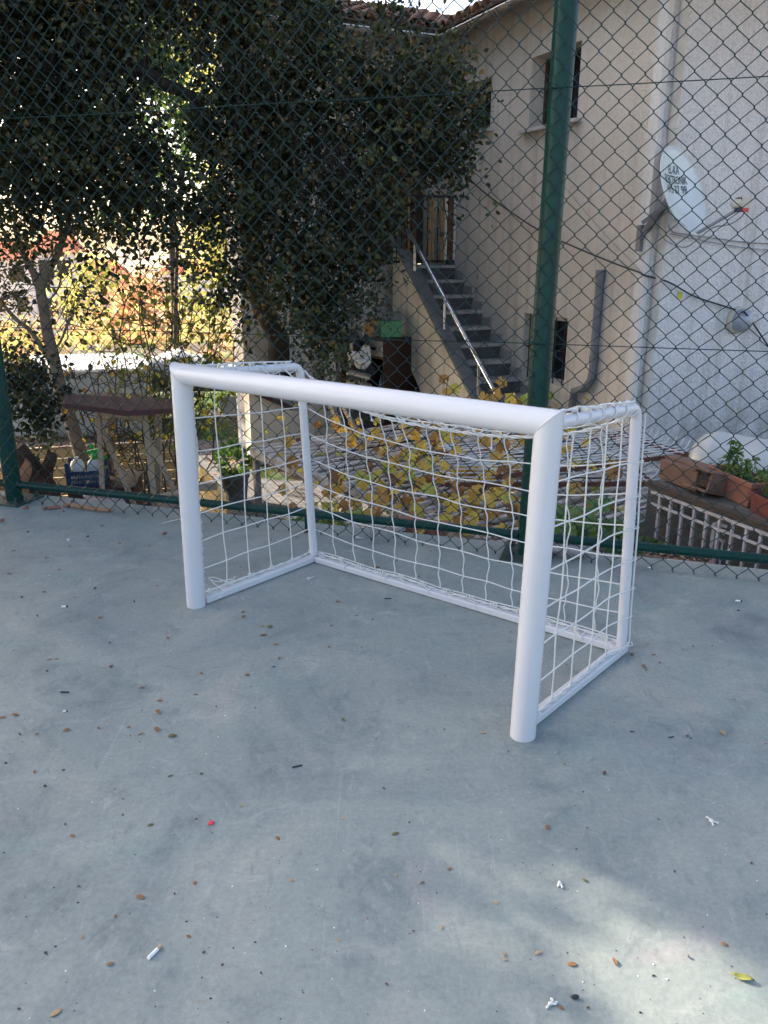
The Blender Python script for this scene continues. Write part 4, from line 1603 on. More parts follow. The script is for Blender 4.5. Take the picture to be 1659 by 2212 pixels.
# ------------------------------------------------------------------ under the rear wing : low parapet wall + pillar
wq = [atpl(u, 900, B0_ + dB * 0.3, dB) for u in (540, 706)]
wq = [Vector((p.x, p.y, 0)) for p in wq]
zl = atpl(540, 846, B0_ + dB * .3, dB).z; zr = atpl(706, 892, B0_ + dB * .3, dB).z
pw = thing('parapet_wall', wq[0] + Vector((0, 0, YZ)), 'cream rendered garden wall with a sloping top below the hanging ivy', 'garden wall')
m = MB()
m.prism([wq[0] + Vector((0, 0, YZ)), wq[1] + Vector((0, 0, YZ)), wq[1] + Vector((0, 0, atpl(706, 838, B0_ + dB * .3, dB).z)), wq[1].lerp(wq[0], .22) + Vector((0, 0, atpl(690, 838, B0_ + dB * .3, dB).z)), wq[1].lerp(wq[0], .24) + Vector((0, 0, zr)), wq[0].lerp(wq[1], .5) + Vector((0, 0, atpl(622, 884, B0_ + dB * .3, dB).z)), wq[0] + Vector((0, 0, zl))], -dB * .24)
m.build('body', 'plaster_flank', pw)
m = MB()
m.obox(wq[0] + Vector((0, 0, zl + .03)), wq[0].lerp(wq[1], .5) + Vector((0, 0, atpl(622, 884, B0_ + dB * .3, dB).z + .03)), .3, .05)
m.build('coping', 'canopy_brown', pw)
pil = aty(556, 760, 10.4)
o = MB(); o.box(Vector((pil.x, pil.y + .25, (YZ + 2.2) / 2)), (.2, .2, 2.2 - YZ), RZ(-.4)); ob = o.build('veranda_pillar', 'trim_white', None, Vector((pil.x, pil.y, YZ)))
tag(ob, 'square pale pillar under the ivy left of the cream garden wall', 'pillar')
pil = aty(720, 800, 10.2)
o = MB(); o.box(Vector((pil.x, pil.y + .1, (YZ + 1.0) / 2)), (.16, .2, 1.0 - YZ), RZ(-.4)); ob = o.build('veranda_pillar', 'trim_white', None, Vector((pil.x, pil.y, YZ)))
tag(ob, 'grey white pillar between the garden wall and the cupboard', 'pillar')
q = aty(655, 855, 10.9)
o = MB(); o.obox(q + Vector((-.02, 0, -.25)), q + Vector((-.04, 0, .12)), .09, .02, (0, 1, 0)); ob = o.build('orange_plank', 'gate_amber', None, q); tag(ob, 'short orange plank propped behind the sloping garden wall', 'plank')
q = aty(698, 870, 10.6)
o = MB(); o.lathe(q + Vector((0, 0, -.28)), [(.07, 0), (.08, .05), (.08, .35), (.05, .42)], 14); ob = o.build('green_container', 'bright_green', None, q); tag(ob, 'dark green plastic container beside the goal net post behind the garden wall', 'container')

# clutter under the stairs
K0 = aty(829, 760, 9.75)
kz0, kz1 = YZ, aty(829, 733, 9.75).z
cab = thing('open_cupboard', Vector((K0.x, K0.y, YZ)), 'dark brown open cupboard with a cream drawer under the stairs', 'cupboard')
ux = (aty(802, 760, 9.95) - K0); ux.z = 0; ux.normalize()          # towards left (front face)
uy = Vector((-ux.y, ux.x, 0));
if uy.x < 0: uy = -uy
uy = uy.normalized()
fw, sd_ = .36, .55


def kc(a, b, z): return K0.xy.to_3d() + ux * a * fw + uy * b * sd_ + Vector((0, 0, z))


m = MB()
m.prism([kc(0, 0, YZ), kc(0, 1, YZ), kc(0.05, 1, YZ), kc(0.05, 0, YZ)], (0, 0, kz1 - YZ))
m.build('side_panel', 'wood_dark', cab); m = MB()
m.prism([kc(.95, 0, YZ), kc(.95, 1, YZ), kc(1, 1, YZ), kc(1, 0, YZ)], (0, 0, kz1 - YZ))
m.build('side_panel', 'wood_dark', cab)
m = MB()
for z in (kz1 - .02, kz1 - .24, kz1 - .75, YZ + .02):
    m.prism([kc(.051, .01, z), kc(.051, .99, z), kc(.949, .99, z), kc(.949, .01, z)], (0, 0, .02))
m.prism([kc(.05, .95, YZ), kc(.05, .98, YZ), kc(.95, .98, YZ), kc(.95, .95, YZ)], (0, 0, kz1 - YZ - .03))
m.build('shelf', 'wood_brown', cab)
m = MB(); m.prism([kc(.06, -.03, kz1 - .21), kc(.06, .02, kz1 - .21), kc(.94, .02, kz1 - .21), kc(.94, -.03, kz1 - .21)], (0, 0, .18)); dw = m.build('drawer', 'wood_cream', cab, bevel=.004)
m = MB(); m.obox(kc(.35, -.05, kz1 - .12), kc(.65, -.05, kz1 - .12), .012, .03); m.build('handle', 'letter_black', dw)
m = MB(); m.obox(kc(.98, -.01, YZ), kc(.98, -.01, kz1), .02, .012, ux); m.build('edge_strip', 'wood_cream', cab)
q = kc(.5, .3, kz1 + .002)
m = MB(); m.box(q + Vector((0.05, 0, .10)), (.26, .2, .19), RZ(.2)); o = m.build('green_box', 'box_green', None, q, bevel=.006); tag(o, 'green cardboard box on top of the dark cupboard', 'box')
q2 = q + Vector((.08, .05, .20))
m = MB(); m.prism([q2 + Vector(p) for p in ((-.16, -.1, 0), (.14, -.1, 0), (.08, -.1, .09), (-.06, -.1, .10))], (0, .2, 0)); o = m.build('cardboard_box', 'coping_grey', None, q2); tag(o, 'grey open carton on top of the green box', 'carton')
q = kc(.6, .25, kz1 - .73)
m = MB(); m.lathe(q, [(.035, 0), (.042, .02), (.042, .19), (.02, .24), (.016, .28)], 14); o = m.build('plastic_bottle', 'blue_bottle', None, q); tag(o, 'blue bottle standing inside the dark cupboard', 'bottle')
# old dresser with bowed posts
D0 = aty(772, 800, 9.7)
dr_ = thing('old_dresser', Vector((D0.x, D0.y, YZ)), 'old cream wooden dresser with bowed posts and a drawer, full of junk', 'dresser')
pts_ = lambda L_: [aty(u, v, 9.65) for u, v in L_]
m = MB()
m.tube(pts_([(760, 735), (757, 775), (752, 800), (752, 830)]), .022, 8)
m.build('bowed_post', 'wood_cream', dr_); m = MB()
m.tube([p + Vector((0, .2, 0)) for p in pts_([(782, 700), (785, 740), (787, 780)])], .02, 8)
m.build('bowed_post', 'wood_cream', dr_)
m = MB()
m.obox(aty(752, 803, 9.6), aty(800, 815, 9.6), .25, .03)
m.build('shelf', 'wood_cream', dr_, bevel=.004); m = MB(); m.obox(aty(753, 826, 9.6), aty(800, 842, 9.6), .22, .10); m.build('shelf', 'wood_cream', dr_, bevel=.004); m = MB()
m.obox(aty(745, 845, 9.55), aty(802, 858, 9.55), .3, .12)
m.build('shelf', 'wood_cream', dr_, bevel=.004)
m = MB()
for (u, v, r) in ((770, 768, (.09, .06, .05)), (790, 765, (.06, .05, .1)), (783, 785, (.10, .08, .06)), (795, 775, (.03, .03, .09))):
    m.blob(aty(u, v, 9.6), r, u, None, .45, 14, 9)
o = m.build('plastic_bag', 'cloth_white', None, aty(785, 790, 9.6)); tag(o, 'crumpled white bag and rags stuffed between the dresser posts', 'bag')
m = MB()
for (u, v, r) in ((775, 800, (.14, .1, .07)), (798, 800, (.08, .1, .08)), (765, 740, (.09, .1, .13)), (790, 745, (.05, .07, .13))):
    m.blob(aty(u, v, 9.85), r, u, None, .3, 12, 8)
o = m.build('dark_bundle', 'cloth_dark', None, aty(785, 800, 9.85)); tag(o, 'dark cloth bundle behind the white bag under the stairs', 'bundle')
q = aty(800, 728, 9.9)
m = MB(); m.obox(aty(793, 722, 9.85), aty(806, 688, 9.85), .12, .02, (0, 1, 0)); m.obox(aty(806, 728, 9.9), aty(800, 690, 9.9), .02, .02); o = m.build('leaning_board', 'gate_amber', None, q); tag(o, 'small amber board leaning left of the green box', 'board')
m = MB()
for k in range(5):
    p = aty(738 + k * 3, 790 + k * 2, 9.9); m.obox(Vector((p.x, p.y, YZ)), p + Vector((0, 0, .15 + .03 * (k % 3))), .035, .03)
m.obox(aty(735, 815, 9.85), aty(752, 822, 9.85), .1, .03)
o = m.build('timber_stack', 'wood_brown', None, aty(740, 830, 9.9)); tag(o, 'upright brown timber offcuts beside the old dresser', 'timber')
# dark items seen under the crossbar
q = aty(792, 890, 9.0)
m = MB(); m.lathe(Vector((q.x, q.y, YZ)), [(.10, 0), (.12, .1), (.12, .75), (.06, .85)], 14); o = m.build('gas_cylinder', 'cloth_dark', None, Vector((q.x, q.y, YZ))); tag(o, 'dark upright cylinder in the shadow under the stairs', 'cylinder')
q = aty(728, 905, 9.0)
m = MB()
p0, p1 = aty(712, 872, 9.0), aty(752, 945, 8.7)
m.obox(p0, p1, .025, .06); m.obox(p0 + Vector((.12, .1, 0)), p1 + Vector((.12, .1, 0)), .025, .06)
for k in range(5):
    a = p0.lerp(p1, k / 4); m.obox(a + Vector((0, 0, 0)), Vector((a.x, a.y, a.z - .18)), .012, .012)
m.tube([q + Vector((math.cos(a * .4) * .05, 0, math.sin(a * .4) * .06)) for a in range(14)], .006, 5)
o = m.build('stair_railing', 'wood_grey', None, q); tag(o, 'short pale scrolled railing sloping down beside the pillar', 'railing')

# ------------------------------------------------------------------ slatted rack
RK = Vector((-1.175, 7.05, 0))
ra, rb_ = Vector((.80, .60, 0)), Vector((.60, -.80, 0))
rz = -0.25
RLa, RLb = 2.75, 3.25
rack = thing('slatted_rack', RK + Vector((0, 0, YZ)), 'large weathered slatted wooden rack overgrown by the yellow grape vine', 'wooden rack')
m = MB()
m.obox(RK + Vector((0, 0, rz - .01)), RK + rb_ * RLb + Vector((0, 0, rz - .01)), .05, .075)
m.build('side_rail', 'wood_flaked', rack); m = MB()
m.obox(RK + ra * RLa + Vector((0, 0, rz - .01)), RK + ra * RLa + rb_ * RLb + Vector((0, 0, rz - .01)), .05, .075)
m.build('side_rail', 'wood_flaked', rack)
ns = 30
for k in range(ns):
    a = RK + rb_ * (.03 + k * (RLb - .08) / (ns - 1)) + Vector((0, 0, rz + .034 + random.uniform(-.006, .006)))
    m = MB(); m.obox(a - ra * .02, a + ra * (RLa - random.uniform(-.03, .12)) + Vector((0, 0, random.uniform(-.02, .02))), .042, .016)
    m.build('slat', 'wood_flaked', rack)
for k in range(11):
    a = RK + rb_ * (.15 + k * (RLb - .4) / 10) + Vector((0, 0, rz - .15))
    m = MB(); m.obox(a + ra * .15, a + ra * (RLa - .1) + Vector((0, 0, random.uniform(-.03, .03))), .035, .03); m.build('lower_slat', 'wood_grey', rack)
for s in (0.02, .5, .98):
    m = MB()
    p = RK + rb_ * (RLb * s); m.obox(Vector((p.x, p.y, YZ)), Vector((p.x, p.y, rz - .045)), .05, .05, ra)
    m.build('leg', 'wood_grey', rack)
    m = MB()
    p = RK + rb_ * (RLb * s) + ra * RLa; m.obox(Vector((p.x, p.y, YZ)), Vector((p.x, p.y, rz - .045)), .05, .05, ra)
    m.build('leg', 'wood_grey', rack)

# wire racks with upturned ends
def wire_rack(e0, e1, z, L_, n, label):
    e0 = Vector((e0.x, e0.y, z)); e1 = Vector((e1.x, e1.y, z))
    d_ = (e1 - e0).normalized()
    wd_ = Vector((-abs(d_.y), -d_.x * (1 if d_.y < 0 else -1), 0)).normalized()
    wd_ = Vector((d_.y, -d_.x, 0))
    if wd_.x > 0: wd_ = -wd_
    t = thing('wire_rack', e0 + wd_ * (L_ / 2), label, 'wire rack', 'white wire racks piled by the wall')
    m = MB()
    for k in range(n):
        a = e0.lerp(e1, k / (n - 1))
        m.tube([a + Vector((0, 0, .065)) - wd_ * .035, a + Vector((0, 0, .045)) - wd_ * .028, a + Vector((0, 0, .008)) - wd_ * .005, a + wd_ * .02, a + wd_ * L_ + Vector((0, 0, random.uniform(-.01, .01)))], .0042, 5)
    for s in (.06, .36, .7, .97):
        m.tube([e0 + wd_ * L_ * s - d_ * .02 + Vector((0, 0, -.008)), e1 + wd_ * L_ * s + d_ * .02 + Vector((0, 0, -.008))], .005, 6)
    m.build('wires', 'white_wire', t)
    m = MB(); m.obox(e0 + wd_ * .05 + Vector((0, 0, -.03)), e1 + wd_ * .05 + Vector((0, 0, -.03)), .03, .035)
    m.obox(e1 + d_ * .01 + wd_ * 0.0 + Vector((0, 0, -.028)), e1 + d_ * .01 + wd_ * L_ + Vector((0, 0, -.028)), .025, .03)
    m.build('support_bar', 'rust_bar', t)


wire_rack(atz(1338, 925, .02), atz(1496, 973, .02), .02, 1.7, 13, 'upper white wire rack with hooked ends beside the wall')
wire_rack(atz(1360, 985, -.07), atz(1424, 1036, -.07), -.07, 1.5, 8, 'lower smaller white wire rack with hooked ends under the upper one')

# ------------------------------------------------------------------ grape vine
vin = thing('grape_vine', Vector((.3, 6.2, YZ)), 'grape vine with big yellow and brown autumn leaves sprawling over the rack', 'vine')


def vleaf(m, p, size, up, ang):
    q = random.random()
    up = up.normalized()
    a = up.orthogonal().normalized()
    b = up.cross(a)
    c, s_ = math.cos(ang), math.sin(ang)
    a, b = a * c + b * s_, b * c - a * s_
    out = []
    nlob = 20
    for k in range(nlob):
        th = 2 * math.pi * k / nlob
        r = .5 * (0.72 + 0.24 * abs(math.cos(2.5 * (th))) + .07 * math.cos(th * 11))
        if abs(th - math.pi) < .3: r *= .35
        dr0 = -0.16 * (r * 2) ** 2 + .09 * math.sin(th * 3 + q * 9)
        out.append(p + (a * math.cos(th) * r + b * math.sin(th) * r + up * dr0) * size)
    m.add([p + up * .02 * size] + out, [(0, 1 + k, 1 + (k + 1) % nlob) for k in range(nlob)], False, q)


random.seed(21)
m = MB()
spots = []
for _ in range(500):
    for _t in range(50):
        u = random.uniform(560, 1350); v = random.uniform(850, 1150)
        # density: centre of the rack
        den = math.exp(-((u - 985) / 335) ** 4) * (1 if v < 1060 else .75)
        if u < 700: den *= .7
        if random.random() < den: break
    z = random.choice((-.19, -.15, -.1, 0.0, .06))
    if v > 1080: z = random.uniform(-.22, -.1)
    p = atz(u, v, z)
    if p.y > 8.3 or (p - Vector((FA.x, FA.y, 0))).dot(fn) > -.25: continue
    if u > 1200 and random.random() < .35: continue
    up = Vector((random.uniform(-.5, .5), random.uniform(-1.1, .1), random.uniform(.25, 1)))
    spots.append(p)
    vleaf(m, p, random.uniform(.06, .13), up, random.uniform(0, 6.28))
m.build('foliage', 'leaf_vine', vin)
m = MB()
root = Vector((.9, 5.0, YZ))
for k in range(26):
    a = random.choice(spots); b = random.choice(spots)
    if (a - b).length > 1.6: continue
    branch(m, a - Vector((0, 0, .05)), b - Vector((0, 0, .05)), .006, .003, .12, 8, 5)
branch(m, root, Vector((.7, 5.6, -.2)), .02, .012, .06)
branch(m, Vector((.7, 5.6, -.2)), Vector((-.2, 6.6, -.2)), .012, .006, .08, 10)
branch(m, Vector((.7, 5.6, -.2)), Vector((1.3, 6.4, -.05)), .012, .006, .08, 10)
branch(m, Vector((1.3, 6.4, .0)), atz(1400, 975, .03), .009, .004, .1, 12)
branch(m, Vector((1.2, 6.2, .0)), atz(1380, 1010, -.02), .007, .004, .1, 12)
m.build('stem', 'bark_twig', vin)
# young vine shoots in front of the stair wall
vs2 = thing('vine_shoot', aty(975, 900, 6.8), 'young vine shoot with a few orange yellow leaves against the stair wall', 'vine')
m = MB()
for (u, v, s) in ((958, 818, .10), (985, 838, .11), (965, 846, .08), (1085, 825, .10), (1105, 862, .13), (1125, 872, .12), (1072, 850, .12), (1048, 858, .11), (1140, 862, .12), (1095, 880, .1), (1130, 890, .14), (1060, 880, .12)):
    vleaf(m, aty(u, v, 6.8 if u < 1000 else 6.2), s, Vector((random.uniform(-.4, .4), -1, .5)), random.uniform(0, 6))
m.build('foliage', 'leaf_vine', vs2)
m = MB(); branch(m, aty(972, 950, 6.8), aty(968, 810, 6.8), .006, .003, .05); m.build('stem', 'bark_twig', vs2); m = MB(); branch(m, aty(1080, 960, 6.2), aty(1090, 822, 6.2), .005, .003, .08); m.build('stem', 'leaf_fresh' if False else 'bark_twig', vs2)

# ------------------------------------------------------------------ right side
ra0, ra1 = atz(1424, 1046, .05), atz(1690, 1140, .05)
rl = thing('white_railing', Vector(((ra0.x + ra1.x) / 2, (ra0.y + ra1.y) / 2, YZ)), 'long white painted bar railing with a dark timber top carrying the planters', 'railing')
rdir = (ra1 - ra0).normalized(); rL = (ra1 - ra0).length
m = MB(); m.obox(ra0 - rdir * .1 + Vector((0, 0, -.02)), ra1 + rdir * .6 + Vector((0, 0, -.02)), .055, .03); m.build('top_beam', 'bark_twig', rl)
m = MB(); m.obox(ra0 - rdir * .05 + Vector((0, 0, -.06)), ra1 + rdir * .6 + Vector((0, 0, -.06)), .03, .02)
m.build('rail', 'white_iron', rl); m = MB(); m.obox(ra0 - rdir * .05 + Vector((0, 0, -.14)), ra1 + rdir * .6 + Vector((0, 0, -.14)), .014, .014); m.build('rail', 'white_iron', rl); m = MB(); m.obox(ra0 + Vector((0, 0, -1.0)), ra1 + rdir * .6 + Vector((0, 0, -1.0)), .025, .02); m.build('rail', 'white_iron', rl)
k = 0
while k * .098 < rL + .5:
    p = ra0 + rdir * (.02 + k * .098)
    m = MB(); m.obox(Vector((p.x, p.y, YZ)), p + Vector((0, 0, -.062)), .016, .016, rdir); m.build('baluster', 'white_iron', rl); k += 1
# retaining wall behind the railing
m = MB()
off = Vector((-rdir.y, rdir.x, 0)) * .22
if off.x < 0: off = -off
a, b = ra0 + off * .25 - rdir * .15, ra1 + rdir * 1.2 + off * .25
m.prism([Vector((a.x, a.y, YZ)), Vector((b.x, b.y, YZ)), Vector((b.x, b.y, YZ)) + off * 1.7, Vector((a.x, a.y, YZ)) + off * 1.7], (0, 0, 1.11))
o = m.build('retaining_wall', 'wall_shade_grey', None, a); tag(o, 'rough grey retaining wall behind the long white railing', 'retaining wall')
# second railing panel with scrolls
g0, g1 = atz(1545, 1131, -.08), atz(1700, 1168, -.08)
pn = thing('scrolled_railing', Vector((g0.x, g0.y, YZ)), 'white wrought iron railing panel with scrolls leaning in front of the long railing', 'railing')
gd = (g1 - g0).normalized()
m = MB()
for z in (0, -.09, -.62):
    m.obox(g0 + Vector((0, 0, z)), g1 + gd * .3 + Vector((0, 0, z)), .014, .018)
m.obox(Vector((g0.x, g0.y, YZ)), g0 + Vector((0, 0, .008)), .032, .02, gd)
m.build('frame', 'white_iron', pn)
for k in range(9):
    p = g0 + gd * (.06 + k * .072)
    m = MB(); m.obox(Vector((p.x, p.y, YZ)), p + Vector((0, 0, -.092)), .012, .012, gd); m.build('baluster', 'white_iron', pn)
m = MB()
for k in range(3):
    c = g0 + gd * (.12 + k * .22) + Vector((0, 0, -.045))
    for sg in (1, -1):
        pts = []
        for a in range(16):
            th = a / 15 * 4.6; r_ = .028 * (1 - a / 22)
            pts.append(c + gd * sg * (.055 - r_ * math.cos(th)) + Vector((0, 0, r_ * math.sin(th))))
        pts = [c + gd * sg * .0 + Vector((0, 0, -.03))] + pts
        m.tube(pts, .005, 6)
m.build('scroll', 'white_iron', pn)

# planters and clay blocks on the beam
def on_beam(u, v, z=.0):
    p = atz(u, v, z)
    return p


def planter(u0, v0, u1, v1, zt, mat, label, plant=True, name='planter'):
    a, b = atz(u0, v0, zt), atz(u1, v1, zt)
    d_ = (b - a); L_ = d_.length; d_.normalize()
    s_ = Vector((-d_.y, d_.x, 0))
    if s_.x < 0: s_ = -s_
    t = thing(name, Vector(((a.x + b.x) / 2, (a.y + b.y) / 2, zt - .16)), label, 'planter', 'planters on the railing')
    hw = .085
    ctr = (a + b) / 2 + s_ * hw
    m = MB()

    def rect(k, z, e=0.0):
        return [ctr + d_ * (L_ / 2 * k + e) * sx_ + s_ * (hw * k + e) * sy_ + Vector((0, 0, z)) for sx_, sy_ in ((-1, -1), (1, -1), (1, 1), (-1, 1))]
    R_ = [rect(.86, -.155), rect(.97, -.03), rect(1.0, -.03, .008), rect(1.0, 0, .008), rect(.93, 0), rect(.90, -.03)]
    vs = [p for r_ in R_ for p in r_]
    fs = [(3, 2, 1, 0)]
    for i in range(len(R_) - 1):
        for k in range(4):
            fs.append((i * 4 + k, i * 4 + (k + 1) % 4, (i + 1) * 4 + (k + 1) % 4, (i + 1) * 4 + k))
    m.add(vs, fs)
    m.build('trough', mat, t, bevel=.003)
    m = MB(); m.add(rect(.91, -.028), [(0, 1, 2, 3)]); m.build('soil', 'soil', t)
    return t, ctr, d_, L_


t, c_, d_, L_ = planter(1530, 1005, 1625, 1045, .17, 'terracotta', 'terracotta trough with tall green herbs on the railing')
random.seed(5)
m = MB(); m2 = MB()
for k in range(11):
    b0 = c_ + d_ * random.uniform(-.42, .42) * L_ + rv(.01)
    tp = b0 + Vector((random.uniform(-.04, .04), random.uniform(-.03, .03), random.uniform(.07, .19)))
    branch(m2, b0, tp, .003, .0015, .06, 5, 5)
    for _ in range(14):
        leaf(m, b0.lerp(tp, random.uniform(.35, 1)), random.uniform(.02, .042), Vector((random.gauss(0, 1), random.gauss(0, 1), -.6)))
for _ in range(260):
    leaf(m, c_ + d_ * random.uniform(-.45, .45) * L_ + Vector((random.uniform(-.06, .06), random.uniform(-.04, .04), random.uniform(-.02, .05))), random.uniform(.012, .03))
m.build('herbs', 'leaf_fresh', t); m2.build('stem', 'leaf_fresh', t)
t, c_, d_, L_ = planter(1620, 1060, 1700, 1100, .13, 'terracotta_red', 'dark red trough with trailing herbs at the right edge')
m = MB()
for k in range(9):
    b0 = c_ + d_ * random.uniform(-.45, .2) * L_
    tp = b0 + Vector((random.uniform(-.05, .05), random.uniform(-.05, .05), random.uniform(.05, .2)))
    for _ in range(22):
        leaf(m, b0.lerp(tp, random.uniform(.0, 1)) + rv(.025), random.uniform(.02, .045), Vector((random.gauss(0, 1), random.gauss(0, 1), -.6)))
m.build('herbs', 'leaf_fresh', t)
a, b = atz(1442, 1010, .085), atz(1522, 1040, .085)
bl = thing('clay_trough', (a + b) / 2 - Vector((0, 0, .1)), 'long brown clay trough lying on its side at the wall end of the railing', 'trough')
d_ = (b - a).normalized()
m = MB(); m.obox(a, b, .13, .13); m.obox(a + Vector((.02, .03, .072)), b + Vector((.05, .03, .072)), .10, .018); m.build('body', 'clay_brown', bl, bevel=.006)
q = atz(1508, 1044, .085)
bk_ = thing('clay_block', q, 'hollow brown clay trough lying tilted open end forward between the two planters', 'trough')
m = MB()
Mx = RZ(math.atan2(d_.y, d_.x)) @ Matrix.Rotation(-.25, 3, 'X')
for (o_, s_) in (((0, 0, .06), (.20, .16, .014)), ((0, 0, -.06), (.20, .16, .014)), ((0, .073, 0), (.20, .014, .106)), ((0.093, 0, 0), (.014, .13, .106))):
    m.box(q + Mx @ Vector(o_) + Vector((.05, 0, .02)), s_, Mx)
m.build('body', 'clay_brown', bk_, bevel=.004)
m = MB(); m.box(q + Vector((.06, .01, .02)), (.14, .10, .09), Mx); m.build('inner_shadow', 'soil', bk_)  # dark box put in for the shade inside the hollow

# white plastic drum behind
tk = aty(1580, 1022, 5.4) + Vector((0, 0, .03))
tank = thing('plastic_tank', tk, 'big translucent white plastic tank lying behind the planters', 'tank')
m = MB()
axis = (Vector((.80, -.60, -.05))).normalized()
Mt = axis.to_track_quat('Z', 'Y').to_matrix()
m.lathe(tk + Vector((.10, .1, -.02)), [(.02, -.34), (.12, -.33), (.19, -.28), (.225, -.2), (.232, -.17), (.225, -.14), (.225, .1), (.232, .13), (.225, .16), (.225, .42)], 32, Mt)
m.build('body', 'tank_plastic', tank)
m = MB(); q = aty(1609, 1022, 4.75); m.lathe(q, [(.02, -.03), (.022, 0), (.014, .01), (.01, .03)], 12, Vector((0, -1, .2)).to_track_quat('Z', 'Y').to_matrix()); m.build('valve', 'letter_black', tank)

# low bits right behind the fence
random.seed(3)
q = atz(1215, 1194, .002)
m = MB(); m.blob(q + Vector((0.0, -.02, .035)), (.13, .07, .05), 5, RZ(-.3), .5, 14, 9); o = m.build('stone', 'rock_mauve', None, q); tag(o, 'jagged mauve stone on the court edge between the goal net and the fence', 'stone')
q = aty(1215, 1170, 4.35); q.z = YZ
bp = thing('leafy_plant', q, 'broad leaved green plant growing behind the fence under the wire racks', 'plant')
m = MB(); m2 = MB()
for k in range(42):
    p = aty(random.uniform(1150, 1360), random.uniform(1085, 1195), random.uniform(4.2, 4.7))
    vleaf(m, p, random.uniform(.08, .14), Vector((random.uniform(-.4, .4), -1, .8)), random.uniform(0, 6))
    if k % 3 == 0: branch(m2, Vector((q.x + .1, q.y, YZ)), p, .006, .003, .05, 5, 5)
m.build('foliage', 'leaf_fresh', bp); m2.build('stem', 'bark_twig', bp)
q = aty(1395, 1165, 4.6); q.z = -.25
pt = thing('round_planter', Vector((q.x, q.y, YZ)), 'round pale pot with low green leaves behind the fence right of the goal', 'potted plant')
m = MB(); m.lathe(Vector((q.x, q.y, YZ)), [(.13, 0), (.17, .7), (.18, .72), (.18, .76), (.16, .76), (.155, .70)], 24); m.build('pot', 'wood_cream', pt)
m = MB(); plant_leaves(m, Vector((q.x, q.y, -.3)), (.16, .14, .09), 150, .045); m.build('foliage', 'leaf_fresh', pt)
a, b = atz(1395, 1195, -.12), atz(1530, 1212, -.12)
t = thing('soil_trough', (a + b) / 2 - Vector((0, 0, .1)), 'long terracotta trough of dry soil low behind the fence', 'planter')
d_ = (b - a).normalized(); s_ = Vector((-d_.y, d_.x, 0)); ln = (b - a).length
m = MB()
for k in (-1, 1):
    m.obox(a + s_ * .09 * k + Vector((0, 0, -.05)), b + s_ * .09 * k + Vector((0, 0, -.05)), .02, .14)
m.obox(a + Vector((0, 0, -.05)), a + d_ * .02 + Vector((0, 0, -.05)), .16, .13); m.obox(b + Vector((0, 0, -.05)), b + d_ * .02 + Vector((0, 0, -.05)), .16, .13)
m.build('trough', 'clay_brown', t)
m = MB(); m.obox(a + d_ * .02 + Vector((0, 0, -.04)), b - d_ * .01 + Vector((0, 0, -.04)), .155, .09); m.build('soil', 'soil', t)
m = MB()
for _ in range(70):
    leaf(m, a.lerp(b, random.random()) + s_ * random.uniform(-.06, .06) + Vector((0, 0, .012)), random.uniform(.02, .045), n=Vector((0, 0, 1)))
m.build('dead_leaves', 'leaf_autumn', t)['kind'] = 'stuff'
# plants low behind the fence centre
q = aty(700, 1125, 4.6)
sp2 = thing('creeping_shrub', Vector((q.x, q.y, YZ)), 'small dark leaved shrub low behind the fence beside the rear goal post', 'shrub')
m = MB(); m2 = MB()
for _ in range(330):
    leaf(m, aty(random.gauss(700, 52), random.uniform(1105, 1150), random.uniform(4.4, 4.9)), random.uniform(.02, .045))
for _ in range(10):
    branch(m2, Vector((q.x, q.y, YZ)), aty(random.gauss(700, 45), random.uniform(1110, 1140), 4.6), .005, .002, .06, 6, 5)
m.build('foliage', 'leaf_fresh', sp2); m2.build('stem', 'bark_twig', sp2)
for (u0, v0, u1, v1, lab) in ((600, 1105, 652, 1128, 'white flaking plank low behind the fence left of the rear goal post'), (735, 1112, 800, 1160, 'broken white board lying behind the fence below the rack'), (800, 1135, 870, 1142, 'grey plank end beside the broken white board')):
    a, b = atz(u0, v0, -.14), atz(u1, v1, -.1)
    m = MB(); m.obox(a, b, .07, .03); o = m.build('old_plank', 'wood_flaked', None, a); tag(o, lab, 'plank')
a = atz(905, 1140, -.12)
m = MB(); m.box(a, (.34, .16, .07), RZ(-.3)); o = m.build('terracotta_tray', 'terracotta', None, a, bevel=.004); tag(o, 'red clay tray just behind the bottom pipe below the yellow leaves', 'tray')
m = MB()
for k in range(3):
    m.prism([atz(180 + k * 30, 1075 + k * 3, -.35), atz(205 + k * 30, 1072 + k * 3, -.35), atz(215 + k * 30, 1090 + k * 3, -.35), atz(190 + k * 28, 1092 + k * 3, -.35)], (0, 0, .02))
o = m.build('broken_slab', 'rock_mauve', None, atz(200, 1080, -.35)); tag(o, 'pale broken stone slabs just behind the bottom pipe on the left', 'slabs')
a, b = atz(345, 1085, -.3), atz(392, 1075, -.3)
m = MB(); m.obox(a, b, .1, .1); m.obox(a + Vector((.1, .2, .05)), b + Vector((.25, .1, .06)), .05, .05); o = m.build('timber_offcut', 'wood_pale', None, a); tag(o, 'square timber offcuts at the foot of the wooden frame', 'timber')
m = MB()
m.prism([atz(1440, 1212, -.05), atz(1530, 1222, -.05), atz(1535, 1236, -.02), atz(1500, 1232, -.02)], (0, 0, .012))
o = m.build('white_board', 'paper_white', None, atz(1480, 1222, -.05)); tag(o, 'thin white board fallen below the scrolled railing', 'board')

# ------------------------------------------------------------------ trees
def in_patch(p):
    """does the sun ray through p land in the lit wedge of the court?"""
    t = p.z / SUN.z
    g = p - SUN * t
    u, v = proj((g.x, g.y, 0))
    return u, v, g


